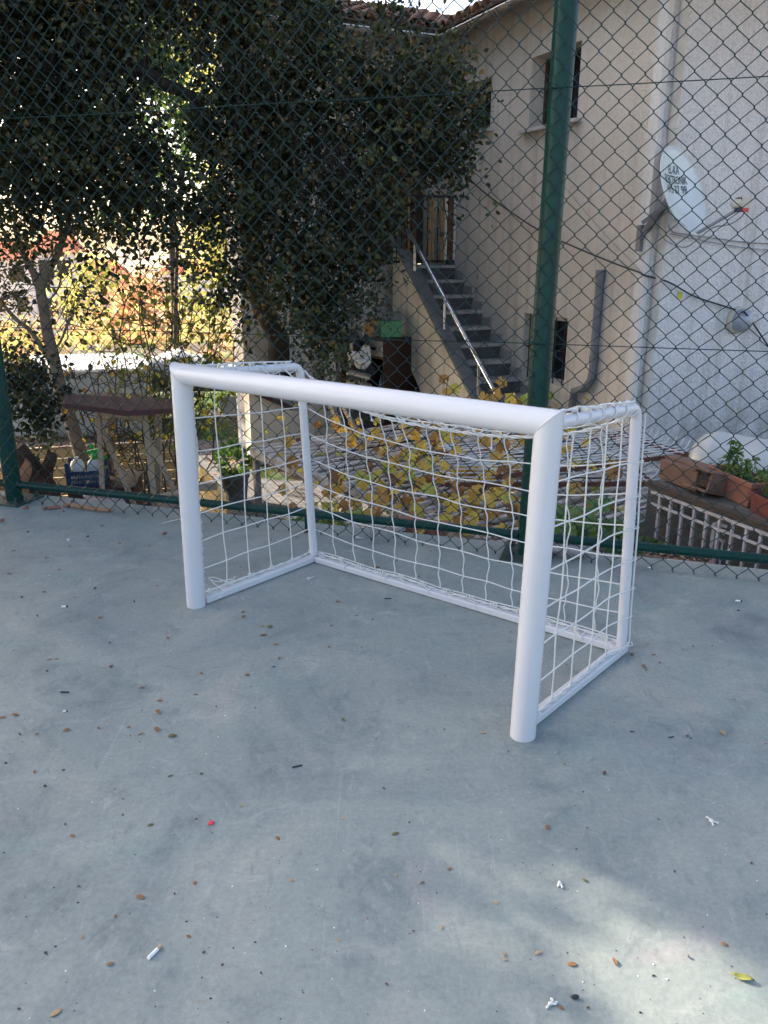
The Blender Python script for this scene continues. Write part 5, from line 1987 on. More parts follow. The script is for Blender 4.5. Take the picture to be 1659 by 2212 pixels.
def fill_blobs(m, blobs, size, per, wid=.62, patch=False):
    for (c, r) in blobs:
        vol = r.x * r.y * r.z
        n = int(per * vol ** (2 / 3) * 10)
        # every blob is itself a cloud of small clumps so that the crown is uneven
        nc = max(6, int(n / 55))
        for _ in range(nc):
            d = Vector((random.gauss(0, 1), random.gauss(0, 1), random.gauss(0, 1))).normalized()
            k = random.random() ** .38
            cc_ = c + Vector((d.x * r.x, d.y * r.y, d.z * r.z)) * k
            rr = random.uniform(.05, .13) * (1 if size < .08 else 2.6)
            tone = random.gauss(.42, .27)
            hang_ = random.random() < .55
            for _k in range(55):
                p = cc_ + Vector((random.gauss(0, rr), random.gauss(0, rr), random.gauss(0, rr * (2.3 if hang_ else .8))))
                if patch:
                    u, v, g = in_patch(p)
                    e = 1.84 - (g.x - .3) * .56 - g.y
                    pr = max(0, min(1, e * 5)) ** .5 * max(0, min(1, (g.x + .06) / .6)) ** .4
                    if g.y > .2 and random.random() < min(.997, pr): continue  # leaves left out along the sun rays to shape the lit wedge
                q = min(.96, max(0, random.gauss(tone, .09)))
                if random.random() < .008: q = random.uniform(.96, 1)
                leaf(m, p, size * random.uniform(.65, 1.2), wid=wid, rnd=q)


def B(u, v, y, ru, rv_, ry=.55):
    c = aty(u, v, y)
    k = y / F * 1.04
    return (c, Vector((ru * k, ry, rv_ * k)))


random.seed(31)
# ivy clad tree in the middle
tr = thing('ivy_tree', Vector((-1.6, 8.2, YZ)), 'big dark ivy covered evergreen tree hanging over the staircase behind the fence', 'tree')
bl_ = [B(490, 40, 7.8, 70, 110), B(515, 200, 7.7, 60, 120), B(560, 90, 7.9, 130, 150), B(640, 200, 7.7, 130, 130), B(520, 350, 7.5, 120, 110),
       B(600, 300, 7.7, 130, 110), B(430, 420, 7.4, 90, 90), B(540, 480, 7.3, 130, 100), B(650, 470, 7.2, 100, 100), B(600, 590, 7.2, 110, 75),
       B(720, 600, 7.1, 90, 85), B(780, 560, 7.1, 50, 75), B(775, 450, 7.2, 65, 85), B(690, 700, 7.0, 45, 75), B(700, 770, 7.0, 30, 35),
       B(730, 660, 7.0, 60, 50), B(640, 650, 7.1, 60, 40), B(785, 165, 7.6, 80, 60), B(860, 185, 7.5, 80, 62), B(920, 180, 7.4, 50, 52),
       B(972, 205, 7.4, 30, 65), B(945, 270, 7.3, 55, 60), B(870, 290, 7.3, 90, 80), B(800, 260, 7.5, 70, 90), B(830, 390, 7.1, 55, 85), B(930, 340, 7.2, 40, 35),
       B(845, 15, 7.5, 22, 70, .25), B(990, 350, 7.1, 12, 22, .1), B(1015, 240, 7.3, 16, 34, .15), B(660, 40, 7.9, 38, 80), B(420, 560, 7.2, 45, 50, .3), B(680, 110, 7.6, 60, 90),
       B(800, 500, 7.0, 28, 85, .3), B(470, 620, 7.2, 50, 45, .3), B(455, 330, 7.7, 40, 50),
       B(530, -150, 8.2, 180, 150, .8)]
m = MB(); fill_blobs(m, bl_, .052, 700)
m.build('crown', 'leaf_evergreen', tr)
m = MB()
base = aty(600, 900, 11.2); base.z = YZ
tk_ = branch(m, base, aty(540, 420, 8.4), .15, .11, .03, 8, 10)
branch(m, tk_[-1], aty(470, -60, 8.2), .11, .07, .04, 8, 8)
branch(m, tk_[-2], aty(660, 240, 7.9), .08, .05, .05, 8, 8)
branch(m, aty(660, 240, 7.9), aty(790, 215, 7.5), .045, .025, .05)
branch(m, aty(780, 215, 7.5), aty(935, 130, 7.4), .03, .012, .06)
branch(m, aty(690, 300, 7.6), aty(640, 640, 7.1), .03, .01, .06)
branch(m, aty(700, 280, 7.6), aty(860, 430, 7.1), .03, .01, .06)
branch(m, aty(420, 210, 7.7), aty(300, 150, 7.7), .05, .07, .03)
branch(m, aty(420, 210, 7.7), aty(450, 330, 7.8), .06, .07, .03)
branch(m, aty(300, 150, 7.7), aty(160, 110, 7.5), .07, .08, .03)
for k in range(170):
    # hanging bare twigs in front of the pale wall and elsewhere
    if k < 90:
        a = (random.gauss(720, 30), random.gauss(330, 30)); b = (a[0] + random.gauss(55, 35), a[1] + random.uniform(100, 260))
    else:
        a = (random.uniform(400, 960), random.uniform(60, 420)); b = (a[0] + random.gauss(10, 50), a[1] + random.uniform(60, 220))
    y_ = random.uniform(6.9, 7.5)
    branch(m, aty(a[0], a[1], y_), aty(b[0], b[1], y_ + random.uniform(-.2, .1)), random.uniform(.003, .007), .0018, .07, 7, 4)
m.build('trunk', 'bark_dark', tr)


# left evergreen : in view on the left, crown extended unseen past the frame to shade the court
tl = thing('evergreen_tree', Vector((-5.2, 8.0, YZ)), 'tall dark evergreen tree filling the upper left beyond the fence', 'tree')
bl_ = [B(50, 60, 7.4, 150, 130), B(200, 30, 7.5, 120, 90), B(130, 170, 7.4, 160, 110), B(60, 290, 7.2, 130, 110), B(240, 260, 7.3, 90, 95), B(180, 380, 7.2, 130, 75),
       B(290, 350, 7.4, 70, 60), B(330, 420, 7.3, 80, 50), B(60, 420, 7.0, 100, 60), B(235, 110, 7.6, 45, 55), B(320, 5, 7.8, 50, 35), B(230, 455, 7.1, 110, 28),
       B(390, 30, 7.9, 40, 30), B(100, -120, 7.8, 200, 120, .8), B(300, -120, 8.0, 160, 100, .8)]
m = MB(); fill_blobs(m, bl_, .054, 780)
fill_blobs(m, [B(40, 150, 8.6, 150, 170, .5), B(150, 60, 8.7, 140, 130, .5), B(60, 330, 8.5, 110, 110, .5), B(210, 300, 8.6, 70, 110, .5)], .10, 420)
bigb = []
for (x, y, z, rx, ry, rz_) in ((-4.6, 7.0, 3.4, 1.3, 1.3, 1.5), (-5.4, 5.6, 2.6, 1.2, 1.2, 1.6), (-5.8, 8.6, 4.2, 1.4, 1.4, 1.6), (-6.4, 6.6, 4.6, 1.5, 1.5, 1.5), (-4.8, 8.8, 5.8, 1.5, 1.5, 1.4),
                               (-6.8, 9.4, 6.4, 1.6, 1.6, 1.5), (-4.6, 6.4, 5.2, 1.2, 1.3, 1.2), (-6.0, 4.4, 1.8, 1.2, 1.1, 1.6), (-7.2, 5.4, 3.0, 1.3, 1.3, 1.7), (-7.4, 7.8, 3.0, 1.4, 1.3, 2.0), (-7.0, 4.9, 5.4, 1.2, 1.2, 1.2)):
    bigb.append((Vector((x, y, z)), Vector((rx, ry, rz_))))
fill_blobs(m, bigb, .115, 260, .7, patch=True)
m.build('crown', 'leaf_evergreen', tl)
m = MB()
tk_ = branch(m, Vector((-5.2, 8.0, YZ)), Vector((-5.4, 7.8, 3.0)), .20, .15, .02, 8, 10)
branch(m, tk_[-1], Vector((-6, 8, 6.5)), .13, .05, .04)
branch(m, tk_[-2], Vector((-7, 6.0, 4.4)), .10, .04, .04)
branch(m, tk_[-3], aty(60, 200, 7.4), .09, .05, .04)
branch(m, aty(-40, 400, 7.3), aty(75, 360, 7.2), .045, .03, .04)
for k in range(50):
    a = (random.uniform(0, 420), random.uniform(0, 300)); b = (a[0] + random.gauss(0, 40), a[1] + random.uniform(60, 250))
    branch(m, aty(a[0], a[1], 7.1), aty(b[0], b[1], 7.0), .005, .002, .07, 7, 4)
m.build('trunk', 'bark_dark', tl)

# unseen rear evergreen crowns added out of frame to keep sun off the house
tb_ = thing('evergreen_tree', Vector((-8.2, 12.5, YZ)), 'unseen rear evergreen added beyond the left edge to shade the house', 'tree')
bigb = [(Vector(c), Vector(r)) for c, r in (((-7.6, 11.6, 4.6), (1.6, 1.5, 2.0)), ((-8.6, 12.8, 6.6), (1.8, 1.8, 1.8)), ((-7.4, 10.6, 7.4), (1.5, 1.5, 1.4)), ((-9.0, 10.8, 5.0), (1.6, 1.6, 2.2)), ((-8.0, 12.4, 8.6), (1.5, 1.5, 1.3)),
                                            ((-5.6, 13.0, 7.6), (1.5, 1.5, 1.5)), ((-7.2, 13.8, 5.4), (1.3, 1.3, 1.3)), ((-7.4, 14.2, 3.6), (1.2, 1.2, 1.4)), ((-4.2, 12.4, 7.4), (1.2, 1.2, 1.2)), ((-6.6, 12.2, 8.8), (1.5, 1.5, 1.4)), ((-5.2, 11.0, 8.0), (1.4, 1.4, 1.3)), ((-9.2, 8.2, 5.6), (1.5, 1.5, 2.0)), ((-9.0, 8.6, 8.2), (1.4, 1.4, 1.2)))]
m = MB(); fill_blobs(m, bigb + [(Vector((-5.2, 14.2, 7.4)), Vector((1.5, 1.5, 1.5))), (Vector((-4.9, 12.4, 7.2)), Vector((1.2, 1.3, 1.2)))], .13, 300, .7, patch=True); m.build('crown', 'leaf_evergreen', tb_)
m = MB(); branch(m, Vector((-8.2, 12.5, YZ)), Vector((-8.2, 12, 6.5)), .24, .1, .02, 8, 10); m.build('trunk', 'bark_dark', tb_)

# pale forked trunk tree (left)
tp = thing('forked_tree', Vector((aty(172, 965, 7.6).x, 7.6, YZ)), 'slender pale barked tree with forked trunk leaning left behind the board wall', 'tree')
m = MB()
yb_ = 7.5
T = lambda u, v, y=yb_: aty(u, v, y)
bt = T(180, 1000)
m.tube(smoothline([Vector((bt.x + .1, bt.y, YZ)), T(170, 965), T(150, 900), T(133, 850), T(118, 780), T(103, 720), T(95, 670), T(88, 630), T(86, 600)], 4), [.068 - .00085 * i for i in range(33)], 12)
m.tube(smoothline([T(88, 625), T(100, 592), T(122, 555), T(140, 505), T(150, 470), T(160, 400)], 4), [.036 - .0009 * i for i in range(21)], 10)
m.tube(smoothline([T(90, 640), T(72, 590), T(55, 560), T(42, 525), T(30, 490)], 4), [.034 - .001 * i for i in range(17)], 10)
m.tube(smoothline([T(130, 555), T(131, 500), T(130, 455)], 4), .016, 8)
m.tube(smoothline([T(120, 800), T(70, 720), T(35, 690), T(0, 650)], 4), [.028 - .001 * i for i in range(13)], 8)
m.tube(smoothline([T(115, 760), T(132, 735), T(146, 700), T(158, 680)], 4), .012, 7)
m.tube(smoothline([T(100, 655), T(125, 625), T(133, 590), T(138, 560)], 4), .009, 6)
random.seed(8)
for k in range(70):
    a = random.choice([(150, 470), (30, 490), (130, 455), (146, 700), (0, 650), (60, 570), (100, 620), (120, 780), (140, 510)])
    b = (a[0] + random.gauss(30, 80), a[1] + random.gauss(-30, 70))
    branch(m, T(a[0], a[1]), T(b[0], b[1], yb_ + random.uniform(-.3, .3)), .006, .002, .08, 7, 4)
m.build('trunk', 'bark_pale', tp)
m = MB()
for k in range(1700):
    c = random.choice([(20, 660, 60, 60), (30, 780, 50, 60), (60, 520, 70, 40), (20, 570, 40, 60), (130, 470, 70, 35), (200, 500, 70, 30), (20, 850, 50, 40), (180, 660, 30, 60)])
    leaf(m, T(random.gauss(c[0], c[2] * .6), random.gauss(c[1], c[3] * .6), yb_ + random.gauss(0, .25)), random.uniform(.025, .05))
m.build('foliage', 'leaf_evergreen', tp)

# dark low bush at the left behind the post
bs = thing('dark_bush', Vector((T(60, 860, 6.4).x, 6.4, YZ)), 'low glossy dark green bush just right of the left fence post', 'bush')
m = MB(); fill_blobs(m, [B(60, 810, 6.3, 55, 38, .3), B(40, 860, 6.3, 50, 38, .3), B(100, 850, 6.3, 38, 32, .25), B(88, 890, 6.2, 24, 24, .2), B(10, 800, 6.3, 40, 60, .3)], .05, 800)
m.build('foliage', 'leaf_evergreen', bs)
m = MB()
for k in range(7): branch(m, T(-50, 760, 6.6), T(random.uniform(0, 120), random.uniform(790, 880), 6.4), .012, .004, .06, 7, 5)
branch(m, Vector((T(-50, 800, 6.6).x, 6.6, YZ)), T(-50, 760, 6.6), .03, .012, .02)
m.build('stem', 'bark_dark', bs)

# shrubs of thin stems with round yellow green leaves
def shrub(name, label, base_uv, y, tips, nleaf, seed, size=.05, mat='leaf_yellowgreen'):
    random.seed(seed)
    b = aty(base_uv[0], base_uv[1], y); b.z = YZ
    t = thing(name, b, label, 'shrub', 'thin stemmed shrubs behind the fence')
    m = MB(); ml = MB()
    for (u, v) in tips:
        p = branch(m, b + rv(.06), aty(u, v, y + random.uniform(-.3, .3)), .010, .0035, .035, 12, 6)
        for k in range(16):
            i = random.randint(6, 12)
            e = p[i] + Vector((random.gauss(0, .22), random.gauss(0, .15), random.uniform(-.02, .3)))
            q = branch(m, p[i], e, .0045, .0015, .09, 6, 4)
            for _ in range(int(nleaf / len(tips) / 16)):
                c = random.choice(q[2:]) + rv(.03)
                leaf(ml, c, size * random.uniform(.6, 1.25), Vector((random.gauss(0, .6), random.gauss(0, .6), -.7)), wid=.8)
    m.build('stem', 'bark_twig', t); ml.build('foliage', mat, t)


shrub('thin_shrub', 'leggy shrub with round yellow green leaves just left of the goal post', (335, 1000), 6.9, [(250, 560), (300, 520), (330, 600), (200, 640), (280, 700), (390, 640), (360, 720), (215, 760), (300, 640)], 520, 41)
shrub('thin_shrub', 'leggy dark leaved shrub rising behind the crossbar corner of the goal', (372, 985), 7.3, [(420, 560), (455, 620), (490, 660), (400, 660), (470, 740), (360, 600), (520, 700)], 600, 42, .05)
shrub('twiggy_shrub', 'nearly bare twiggy shrub with small brown leaves in front of the white shed', (300, 1010), 6.5, [(150, 780), (190, 790), (225, 800), (260, 780), (150, 850), (320, 790), (360, 810)], 200, 43, .045, 'leaf_vine')

# ------------------------------------------------------------------ beyond : sunlit trees, hill, houses
def far_tree(name, label, p, h, r, n, size, mat, seed, cone=False, base=.22):
    random.seed(seed)
    t = thing(name, p, label, 'tree', 'sunlit trees beyond the yard')
    m = MB(); branch(m, p, p + Vector((0, 0, h * .7)), r * .045, r * .02, .03, 6, 7); m.build('trunk', 'bark_twig', t)
    m = MB()
    cl_ = []
    for _ in range(26):
        zz = random.random()
        rr = r * ((1 - zz) * .9 + .12 if cone else math.sin(math.pi * min(.95, .15 + zz * .85)) + .1)
        a = random.uniform(0, 6.28); k = random.random() ** .5
        cl_.append((p + Vector((math.cos(a) * rr * k, math.sin(a) * rr * k, h * (base + (1 - base) * zz))), r * random.uniform(.18, .34), random.random()))
    for _ in range(n):
        c, q, tn = random.choice(cl_)
        leaf(m, c + Vector((random.gauss(0, q), random.gauss(0, q), random.gauss(0, q * .8))), size * random.uniform(.6, 1.3), rnd=min(1, max(0, random.gauss(tn, .2))))
    m.build('crown', mat, t)


def gp(u, y):
    p = aty(u, 600, y); return Vector((p.x, p.y, terr(p.x, p.y) - .1))


far_tree('pine_tree', 'bluish green pine seen through the gap between the dark crowns', gp(370, 15), 7.2, 1.0, 4200, .12, 'leaf_pine', 51, True, .45)
far_tree('sunlit_tree', 'bright yellow green tree glowing through the gap at the top left', gp(365, 21), 11.5, 2.2, 6500, .17, 'leaf_sunny', 52, False, .60)
far_tree('sunlit_tree', 'yellow green tree right of the glowing one behind the ivy', gp(530, 26), 9.5, 1.9, 3200, .20, 'leaf_sunny', 53, False, .45)
far_tree('young_poplar', 'light yellow tree beside the far orange roofs', gp(205, 44), 6.0, 1.9, 2600, .26, 'leaf_sunny', 54)
far_tree('young_poplar', 'golden bushy tree at the foot of the far slope', gp(320, 40), 4.2, 2.2, 2600, .26, 'leaf_autumn', 55)
far_tree('young_poplar', 'green gold tree on the far slope left of the veranda pillar', gp(500, 30), 4.2, 2.0, 2600, .2, 'leaf_sunny', 56)
# hillside brush : uncountable
random.seed(60)
m = MB(); m2 = MB()
for k in range(300):
    y = random.uniform(19, 80)
    u = random.uniform(-150, 640)
    p = gp(u, y)
    r = random.uniform(.35, 1.0) * (1 + y / 90)
    mm_ = m if random.random() < .55 else m2
    tn = random.random()
    for _ in range(90):
        leaf(mm_, p + Vector((random.gauss(0, r * .6), random.gauss(0, r * .6), abs(random.gauss(0, r * .5)))), (.10 + y * .0035) * random.uniform(.6, 1.2), rnd=min(1, max(0, random.gauss(tn, .2))))
o = m.build('hillside_scrub', 'leaf_autumn'); tag(o, 'orange and yellow autumn scrub covering the sunlit slope', 'scrub', kind='stuff')
o = m2.build('hillside_scrub', 'leaf_sunny'); tag(o, 'yellow green scrub covering the sunlit slope', 'scrub', kind='stuff')
# grass
m = MB()
for _ in range(9000):
    x = random.uniform(-6.5, -.8); y = random.uniform(11.3, 19)
    if math.sin(x * 1.7 + 2) * math.sin(y * 1.1) < -.2: continue
    leaf(m, Vector((x, y, terr(x, y) - .01)), random.uniform(.05, .13), Vector((random.gauss(0, .3), random.gauss(0, .3), 1)), wid=.2)
o = m.build('grass', 'grass_blade'); tag(o, 'patchy grass around the covered cart', 'grass', kind='stuff')
m = MB()
for _ in range(1500):
    x = random.uniform(-6.5, -1.2); y = random.uniform(9.3, 13)
    leaf(m, Vector((x, y, YZ + .012)), random.uniform(.03, .09), Vector((random.gauss(0, 1), random.gauss(0, 1), .1)), n=Vector((0, 0, 1)), wid=.5)
o = m.build('fallen_leaves', 'leaf_autumn'); tag(o, 'fallen leaves on the yard ground', 'leaves', kind='stuff')


def far_house(u0, u1, vb, vt, y, mat, label, roof='far_roof', rh=1.6):
    a, b = aty(u0, 600, y), aty(u1, 600, y)
    zt = aty(u0, vt, y).z; zb = aty(u0, vb, y).z - 6
    p = Vector(((a.x + b.x) / 2, y, zb))
    t = thing('far_house', p, label, 'house', 'far houses on the slope')
    wd_ = b.x - a.x
    holes = []
    nw_ = max(2, int(wd_ / 2.4))
    m = MB()
    M_ = RZ(.25)
    m.box(Vector((p.x, y + 4, (zb + zt) / 2)), (wd_, 8, zt - zb), M_); m.build('wall', mat, t)
    m = MB()
    c = Vector((p.x, y + 4, zt))
    hw, hd = wd_ / 2 + .4, 4.4
    R4 = [c + M_ @ Vector((x * hw, yy * hd, 0)) for x, yy in ((-1, -1), (1, -1), (1, 1), (-1, 1))]
    rd = [c + M_ @ Vector((-hw * .5, 0, rh)), c + M_ @ Vector((hw * .5, 0, rh))]
    m.add(R4 + rd, [(0, 1, 5, 4), (1, 2, 5), (2, 3, 4, 5), (3, 0, 4), (3, 2, 1, 0)])
    m.build('roof', roof, t)
    for k in range(nw_):
        for j in range(2):
            x = (k + .5) / nw_ - .5
            m = MB(); m.box(c + M_ @ Vector((x * wd_, -4.02, -1.2 - j * 2.7)), (1.0, .1, 1.3), M_); m.build('window', 'glass_dark', t)


far_house(55, 128, 700, 545, 62, 'far_wall', 'tall white house at the far left seen behind the forked trunk')
far_house(-60, 40, 690, 560, 75, 'far_wall', 'white house at the extreme left edge on the slope')
far_house(125, 250, 680, 600, 85, 'far_wall_pink', 'pinkish house with an orange roof right of the tall white house')
far_house(215, 300, 680, 640, 70, 'far_wall', 'low white house with orange roof lower on the slope')
far_house(330, 470, 640, 590, 110, 'far_wall', 'long white house with orange roof higher on the slope')

# ------------------------------------------------------------------ litter on the court
random.seed(77)


def dead_leaf_mesh(name, L_, W_, curl, mat, seed):
    rr = random.Random(seed)
    m = MB()
    n = 7
    vs = []
    for i in range(n):
        t = i / (n - 1)
        w_ = W_ / 2 * math.sin(math.pi * (t * .92 + .04)) ** .75
        for k in (-1, 0, 1):
            vs.append(((t - .5) * L_, k * w_, .0015 + abs(k) * w_ * curl + curl * .006 * math.sin(t * 5 + seed) + .0012 * rr.random() + .004 * curl * (t - .5) ** 2 * 4))
    fs = [(i * 3 + k, (i + 1) * 3 + k, (i + 1) * 3 + k + 1, i * 3 + k + 1) for i in range(n - 1) for k in range(2)]
    m.add(vs, fs, True)
    m.tube([(-L_ / 2 - .006, .001, .002), (-L_ / 2 + .002, 0, .002)], .0006, 5)
    me = m.build(name, mat, None, (0, 0, 0))
    sm = me.modifiers.new('solid', 'SOLIDIFY'); sm.thickness = .0006
    return me


# (u, v, size_in_u, kind)
LV = [(47, 1291, 8, 'p'), (81, 1331, 8, 'p'), (216, 1334, 12, 'l'), (362, 1378, 12, 'l'), (106, 1425, 10, 'l'), (122, 1424, 9, 'l'), (237, 1389, 7, 'p'), (240, 1441, 12, 'p'), (102, 1450, 7, 'p'), (305, 1486, 11, 'l'),
      (345, 1514, 12, 'l'), (342, 1538, 20, 'l'), (5, 1550, 14, 'l'), (33, 1545, 18, 'l'), (144, 1577, 15, 'l'), (213, 1573, 11, 'l'), (80, 1585, 9, 'l'), (43, 1587, 9, 'p'), (278, 1571, 9, 'l'), (339, 1576, 22, 'l'), (305, 1585, 11, 'l'), (282, 1589, 8, 'l'),
      (372, 1590, 18, 'o'), (526, 1332, 14, 'l'), (525, 1322, 13, 'l'), (566, 1353, 13, 't'), (583, 1354, 16, 'o'), (569, 1372, 16, 'l'), (596, 1392, 11, 'l'), (604, 1422, 12, 'l'), (534, 1458, 12, 'l'), (435, 1455, 13, 'l'), (423, 1500, 10, 'l'), (467, 1527, 7, 'p'),
      (711, 1397, 9, 'l'), (741, 1555, 14, 'o'), (368, 1676, 11, 'o'), (435, 1672, 9, 'p'), (97, 1699, 10, 'p'), (75, 1668, 12, 'l'), (137, 1664, 8, 'p'), (13, 1649, 8, 'p'), (521, 1740, 10, 't'), (265, 1761, 8, 'p'),
      (325, 1782, 13, 'o'), (141, 1781, 8, 'p'), (156, 1806, 12, 'l'), (424, 1770, 7, 'p'), (600, 1811, 15, 'l'), (8, 1843, 7, 'p'), (421, 1907, 11, 'l'), (303, 1938, 21, 'l'), (170, 1915, 8, 'p'), (377, 1931, 8, 'p'), (630, 1902, 11, 't'),
      (177, 2024, 11, 't'), (249, 1979, 10, 'l'), (99, 2059, 11, 'p'), (407, 2023, 11, 'l'), (440, 2058, 9, 'p'), (480, 2085, 9, 'p'), (238, 2083, 16, 'l'), (564, 2102, 8, 'p'), (426, 2163, 7, 't'), (120, 2188, 22, 't'), (41, 2180, 9, 'p'), (731, 2031, 9, 't'), (794, 1984, 7, 'l'),
      (854, 1801, 16, 'o'), (884, 1777, 7, 'p'), (1183, 1787, 15, 'l'), (971, 1877, 12, 'l'), (855, 1890, 10, 't'), (912, 1907, 11, 'l'), (1072, 1950, 11, 't'), (1264, 1902, 13, 'o'), (1269, 1789, 6, 'p'), (1088, 2061, 13, 't'), (1091, 2073, 9, 't'), (1163, 2058, 16, 't'), (1236, 2083, 19, 'l'), (1328, 2078, 19, 'l'),
      (953, 2003, 11, 't'), (893, 2012, 8, 'p'), (1457, 1883, 8, 'p'), (1623, 1865, 9, 'p'), (1565, 2040, 12, 'l'), (1487, 2067, 9, 'p'), (835, 2126, 9, 'p'), (1270, 2177, 9, 'p'), (1212, 2177, 11, 'l'), (1167, 1886, 6, 'l'),
      (1105, 1365, 9, 'l'), (1223, 1436, 9, 'l'), (1219, 1481, 8, 'l'), (930, 1459, 7, 'l'), (1044, 1583, 14, 't'), (1098, 1624, 6, 'p'), (1220, 1651, 7, 'l'), (1305, 1671, 14, 'p'), (829, 1704, 10, 'p'), (848, 1731, 7, 't'), (1365, 1414, 13, 'o'), (1398, 1390, 10, 't'), (1412, 1414, 9, 'l'), (1425, 1431, 9, 'l'), (1393, 1442, 8, 'l'), (1390, 1438, 11, 'l'), (1396, 1447, 8, 'l'),
      (1497, 1396, 8, 'l'), (1562, 1583, 17, 't'), (1398, 1536, 6, 'l'), (1327, 1560, 6, 'l'), (1655, 1607, 8, 'l'), (1446, 1480, 4, 'p'), (1485, 1591, 9, 'p'),
      (190, 1160, 9, 'p'), (220, 1136, 9, 'l'), (258, 1174, 10, 'l'), (322, 1180, 8, 'l'), (30, 1190, 10, 'l'), (100, 1205, 9, 'l'), (150, 1180, 8, 'l'), (60, 1150, 8, 'p'), (128, 1230, 9, 'l'), (20, 1240, 12, 'l'), (95, 1279, 9, 'l'), (205, 1272, 10, 'p'), (290, 1300, 9, 'p'), (160, 1290, 7, 'l'), (340, 1265, 8, 'l'),
      (520, 1225, 9, 'l'), (560, 1110, 8, 'l'), (585, 1166, 8, 'l'), (640, 1160, 8, 'l'), (855, 1211, 10, 'o'), (930, 1190, 9, 'l'), (815, 1226, 16, 'l'), (1000, 1226, 8, 'l'), (770, 1330, 9, 'l'), (805, 1338, 9, 'o'), (716, 1352, 9, 'l'), (730, 1300, 10, 'l'), (905, 1246, 8, 'p'), (1080, 1215, 8, 'p')]
protos = {}
for kd, mat in (('l', 'dead_leaf'), ('t', 'dead_leaf_tan'), ('o', 'leaf_olive')):
    protos[kd] = [dead_leaf_mesh('fallen_leaf', 1, w_, c_, mat, s_) for s_, (w_, c_) in enumerate(((.5, .35), (.42, .8), (.62, .5), (.36, 1.3)))]
    for o in protos[kd]:
        # unit meshes are rescaled
        me = o.data
pb = []
for s_ in range(3):
    m = MB(); m.blob((0, 0, .3), (.5, .42, .32), s_ + 2, None, .5, 9, 6); pb.append(m.build('pebble', 'pebble_brown', None, (0, 0, 0)))
used = set()
import_count = {}
for idx, (u, v, sz, kd) in enumerate(LV):
    p = atz(u, v, .0015)
    dist = (p - O).length
    L_ = sz * dist / F * 1.0
    src = pb[idx % 3] if kd == 'p' else protos[kd][(idx * 7) % 4]
    if src.name in used:
        o = src.copy(); COL.objects.link(o)
    else:
        o = src; used.add(src.name)
    o.location = p
    o.rotation_euler = (0, 0, random.uniform(0, 6.28))
    if kd == 'p':
        L_ *= .6
        o.scale = (L_, L_, L_)
        tag(o, 'small dark brown pebble or husk on the court', 'pebble', 'small pebbles scattered on the court')
    else:
        # mesh is 1 m long with centimetre thickness: scale evenly in plan, thickness by hand
        o.scale = (L_, L_, L_ * .75)
        tag(o, {'l': 'small curled brown dead leaf on the court', 't': 'small pale tan dead leaf on the court', 'o': 'small olive brown dead leaf on the court'}[kd], 'leaf', {'l': 'brown dead leaves scattered on the court', 't': 'tan dead leaves scattered on the court', 'o': 'olive dead leaves scattered on the court'}[kd])
for lst in list(protos.values()) + [pb]:
    for o in lst:
        if o.name not in used:
            bpy.data.objects.remove(o)
for me in bpy.data.meshes:
    pass
# lime leaf bottom right
m = dead_leaf_mesh('fallen_leaf', .040, .017, .5, 'leaf_lime', 3); m.location = atz(1603, 2113, .001); m.rotation_euler = (0, 0, -.55)
tag(m, 'yellow green leaf lying in the sunlit corner at lower right', 'leaf')


def cyl(name, u, v, ang, L_, r, mat, label, cat, z=None, tip=None):
    p = atz(u, v, r + .001)
    d_ = Vector((math.cos(ang), math.sin(ang), 0))
    if tip:
        t = thing(name, p, label, cat)
        m = MB(); m.tube([p - d_ * L_ / 2, p + d_ * L_ * .22], r, 12); m.build('paper', mat, t)
        m = MB(); m.tube([p + d_ * L_ * .221, p + d_ * L_ / 2], r * .98, 12); m.build('burnt_end', tip, t)
    else:
        m = MB(); m.tube([p - d_ * L_ / 2, p + d_ * L_ / 2], r, 12); o = m.build(name, mat, None, p); tag(o, label, cat)


# cigarette stubs and sticks
cyl('cigarette_stub', 334, 2056, 1.05, .038, .0042, 'paper_white', 'large white cigarette stub near the bottom left of the court', 'cigarette stub', tip='filter_tan')
cyl('cigarette_stub', 140, 1310, .02, .026, .004, 'paper_white', 'white cigarette stub on the left of the court level with the left goalpost foot', 'cigarette stub', tip='grit_dark')
cyl('cigarette_stub', 1596, 1298, -.1, .026, .004, 'paper_white', 'white cigarette stub on the court right of the goal', 'cigarette stub', tip='grit_dark')
cyl('cigarette_stub', 141, 1536, .25, .014, .003, 'paper_white', 'tiny white stub beside a dark thread left of the goal', 'cigarette stub', tip='grit_dark')
cyl('black_stick', 140, 1495, -.05, .030, .0028, 'letter_black', 'short black plastic stick on the left of the court', 'stick')
cyl('twig', 642, 1655, .35, .030, .0022, 'grit_dark', 'short dark twig in the middle of the court in front of the goal', 'twig')
cyl('twig', 838, 1293, .0, .030, .0022, 'grit_dark', 'short dark twig near the ground bar inside the goal', 'twig')
cyl('twig', 1450, 1592, .3, .018, .0018, 'grit_dark', 'short dark twig right of the front goalpost foot', 'twig')
cyl('twig', 1365, 1580, -.1, .014, .0016, 'grit_dark', 'tiny dark splinter beside the right goalpost foot', 'twig')
cyl('twig', 1595, 1318, -.1, .012, .0022, 'grit_dark', 'dark crumb just below the right cigarette stub', 'twig')
cyl('white_crumb', 1350, 1218, .2, .018, .004, 'paper_white', 'white plastic crumb by the mesh right of the goal', 'crumb')
cyl('white_crumb', 1403, 1226, -.3, .016, .003, 'paper_white', 'second white crumb farther right along the mesh', 'crumb')
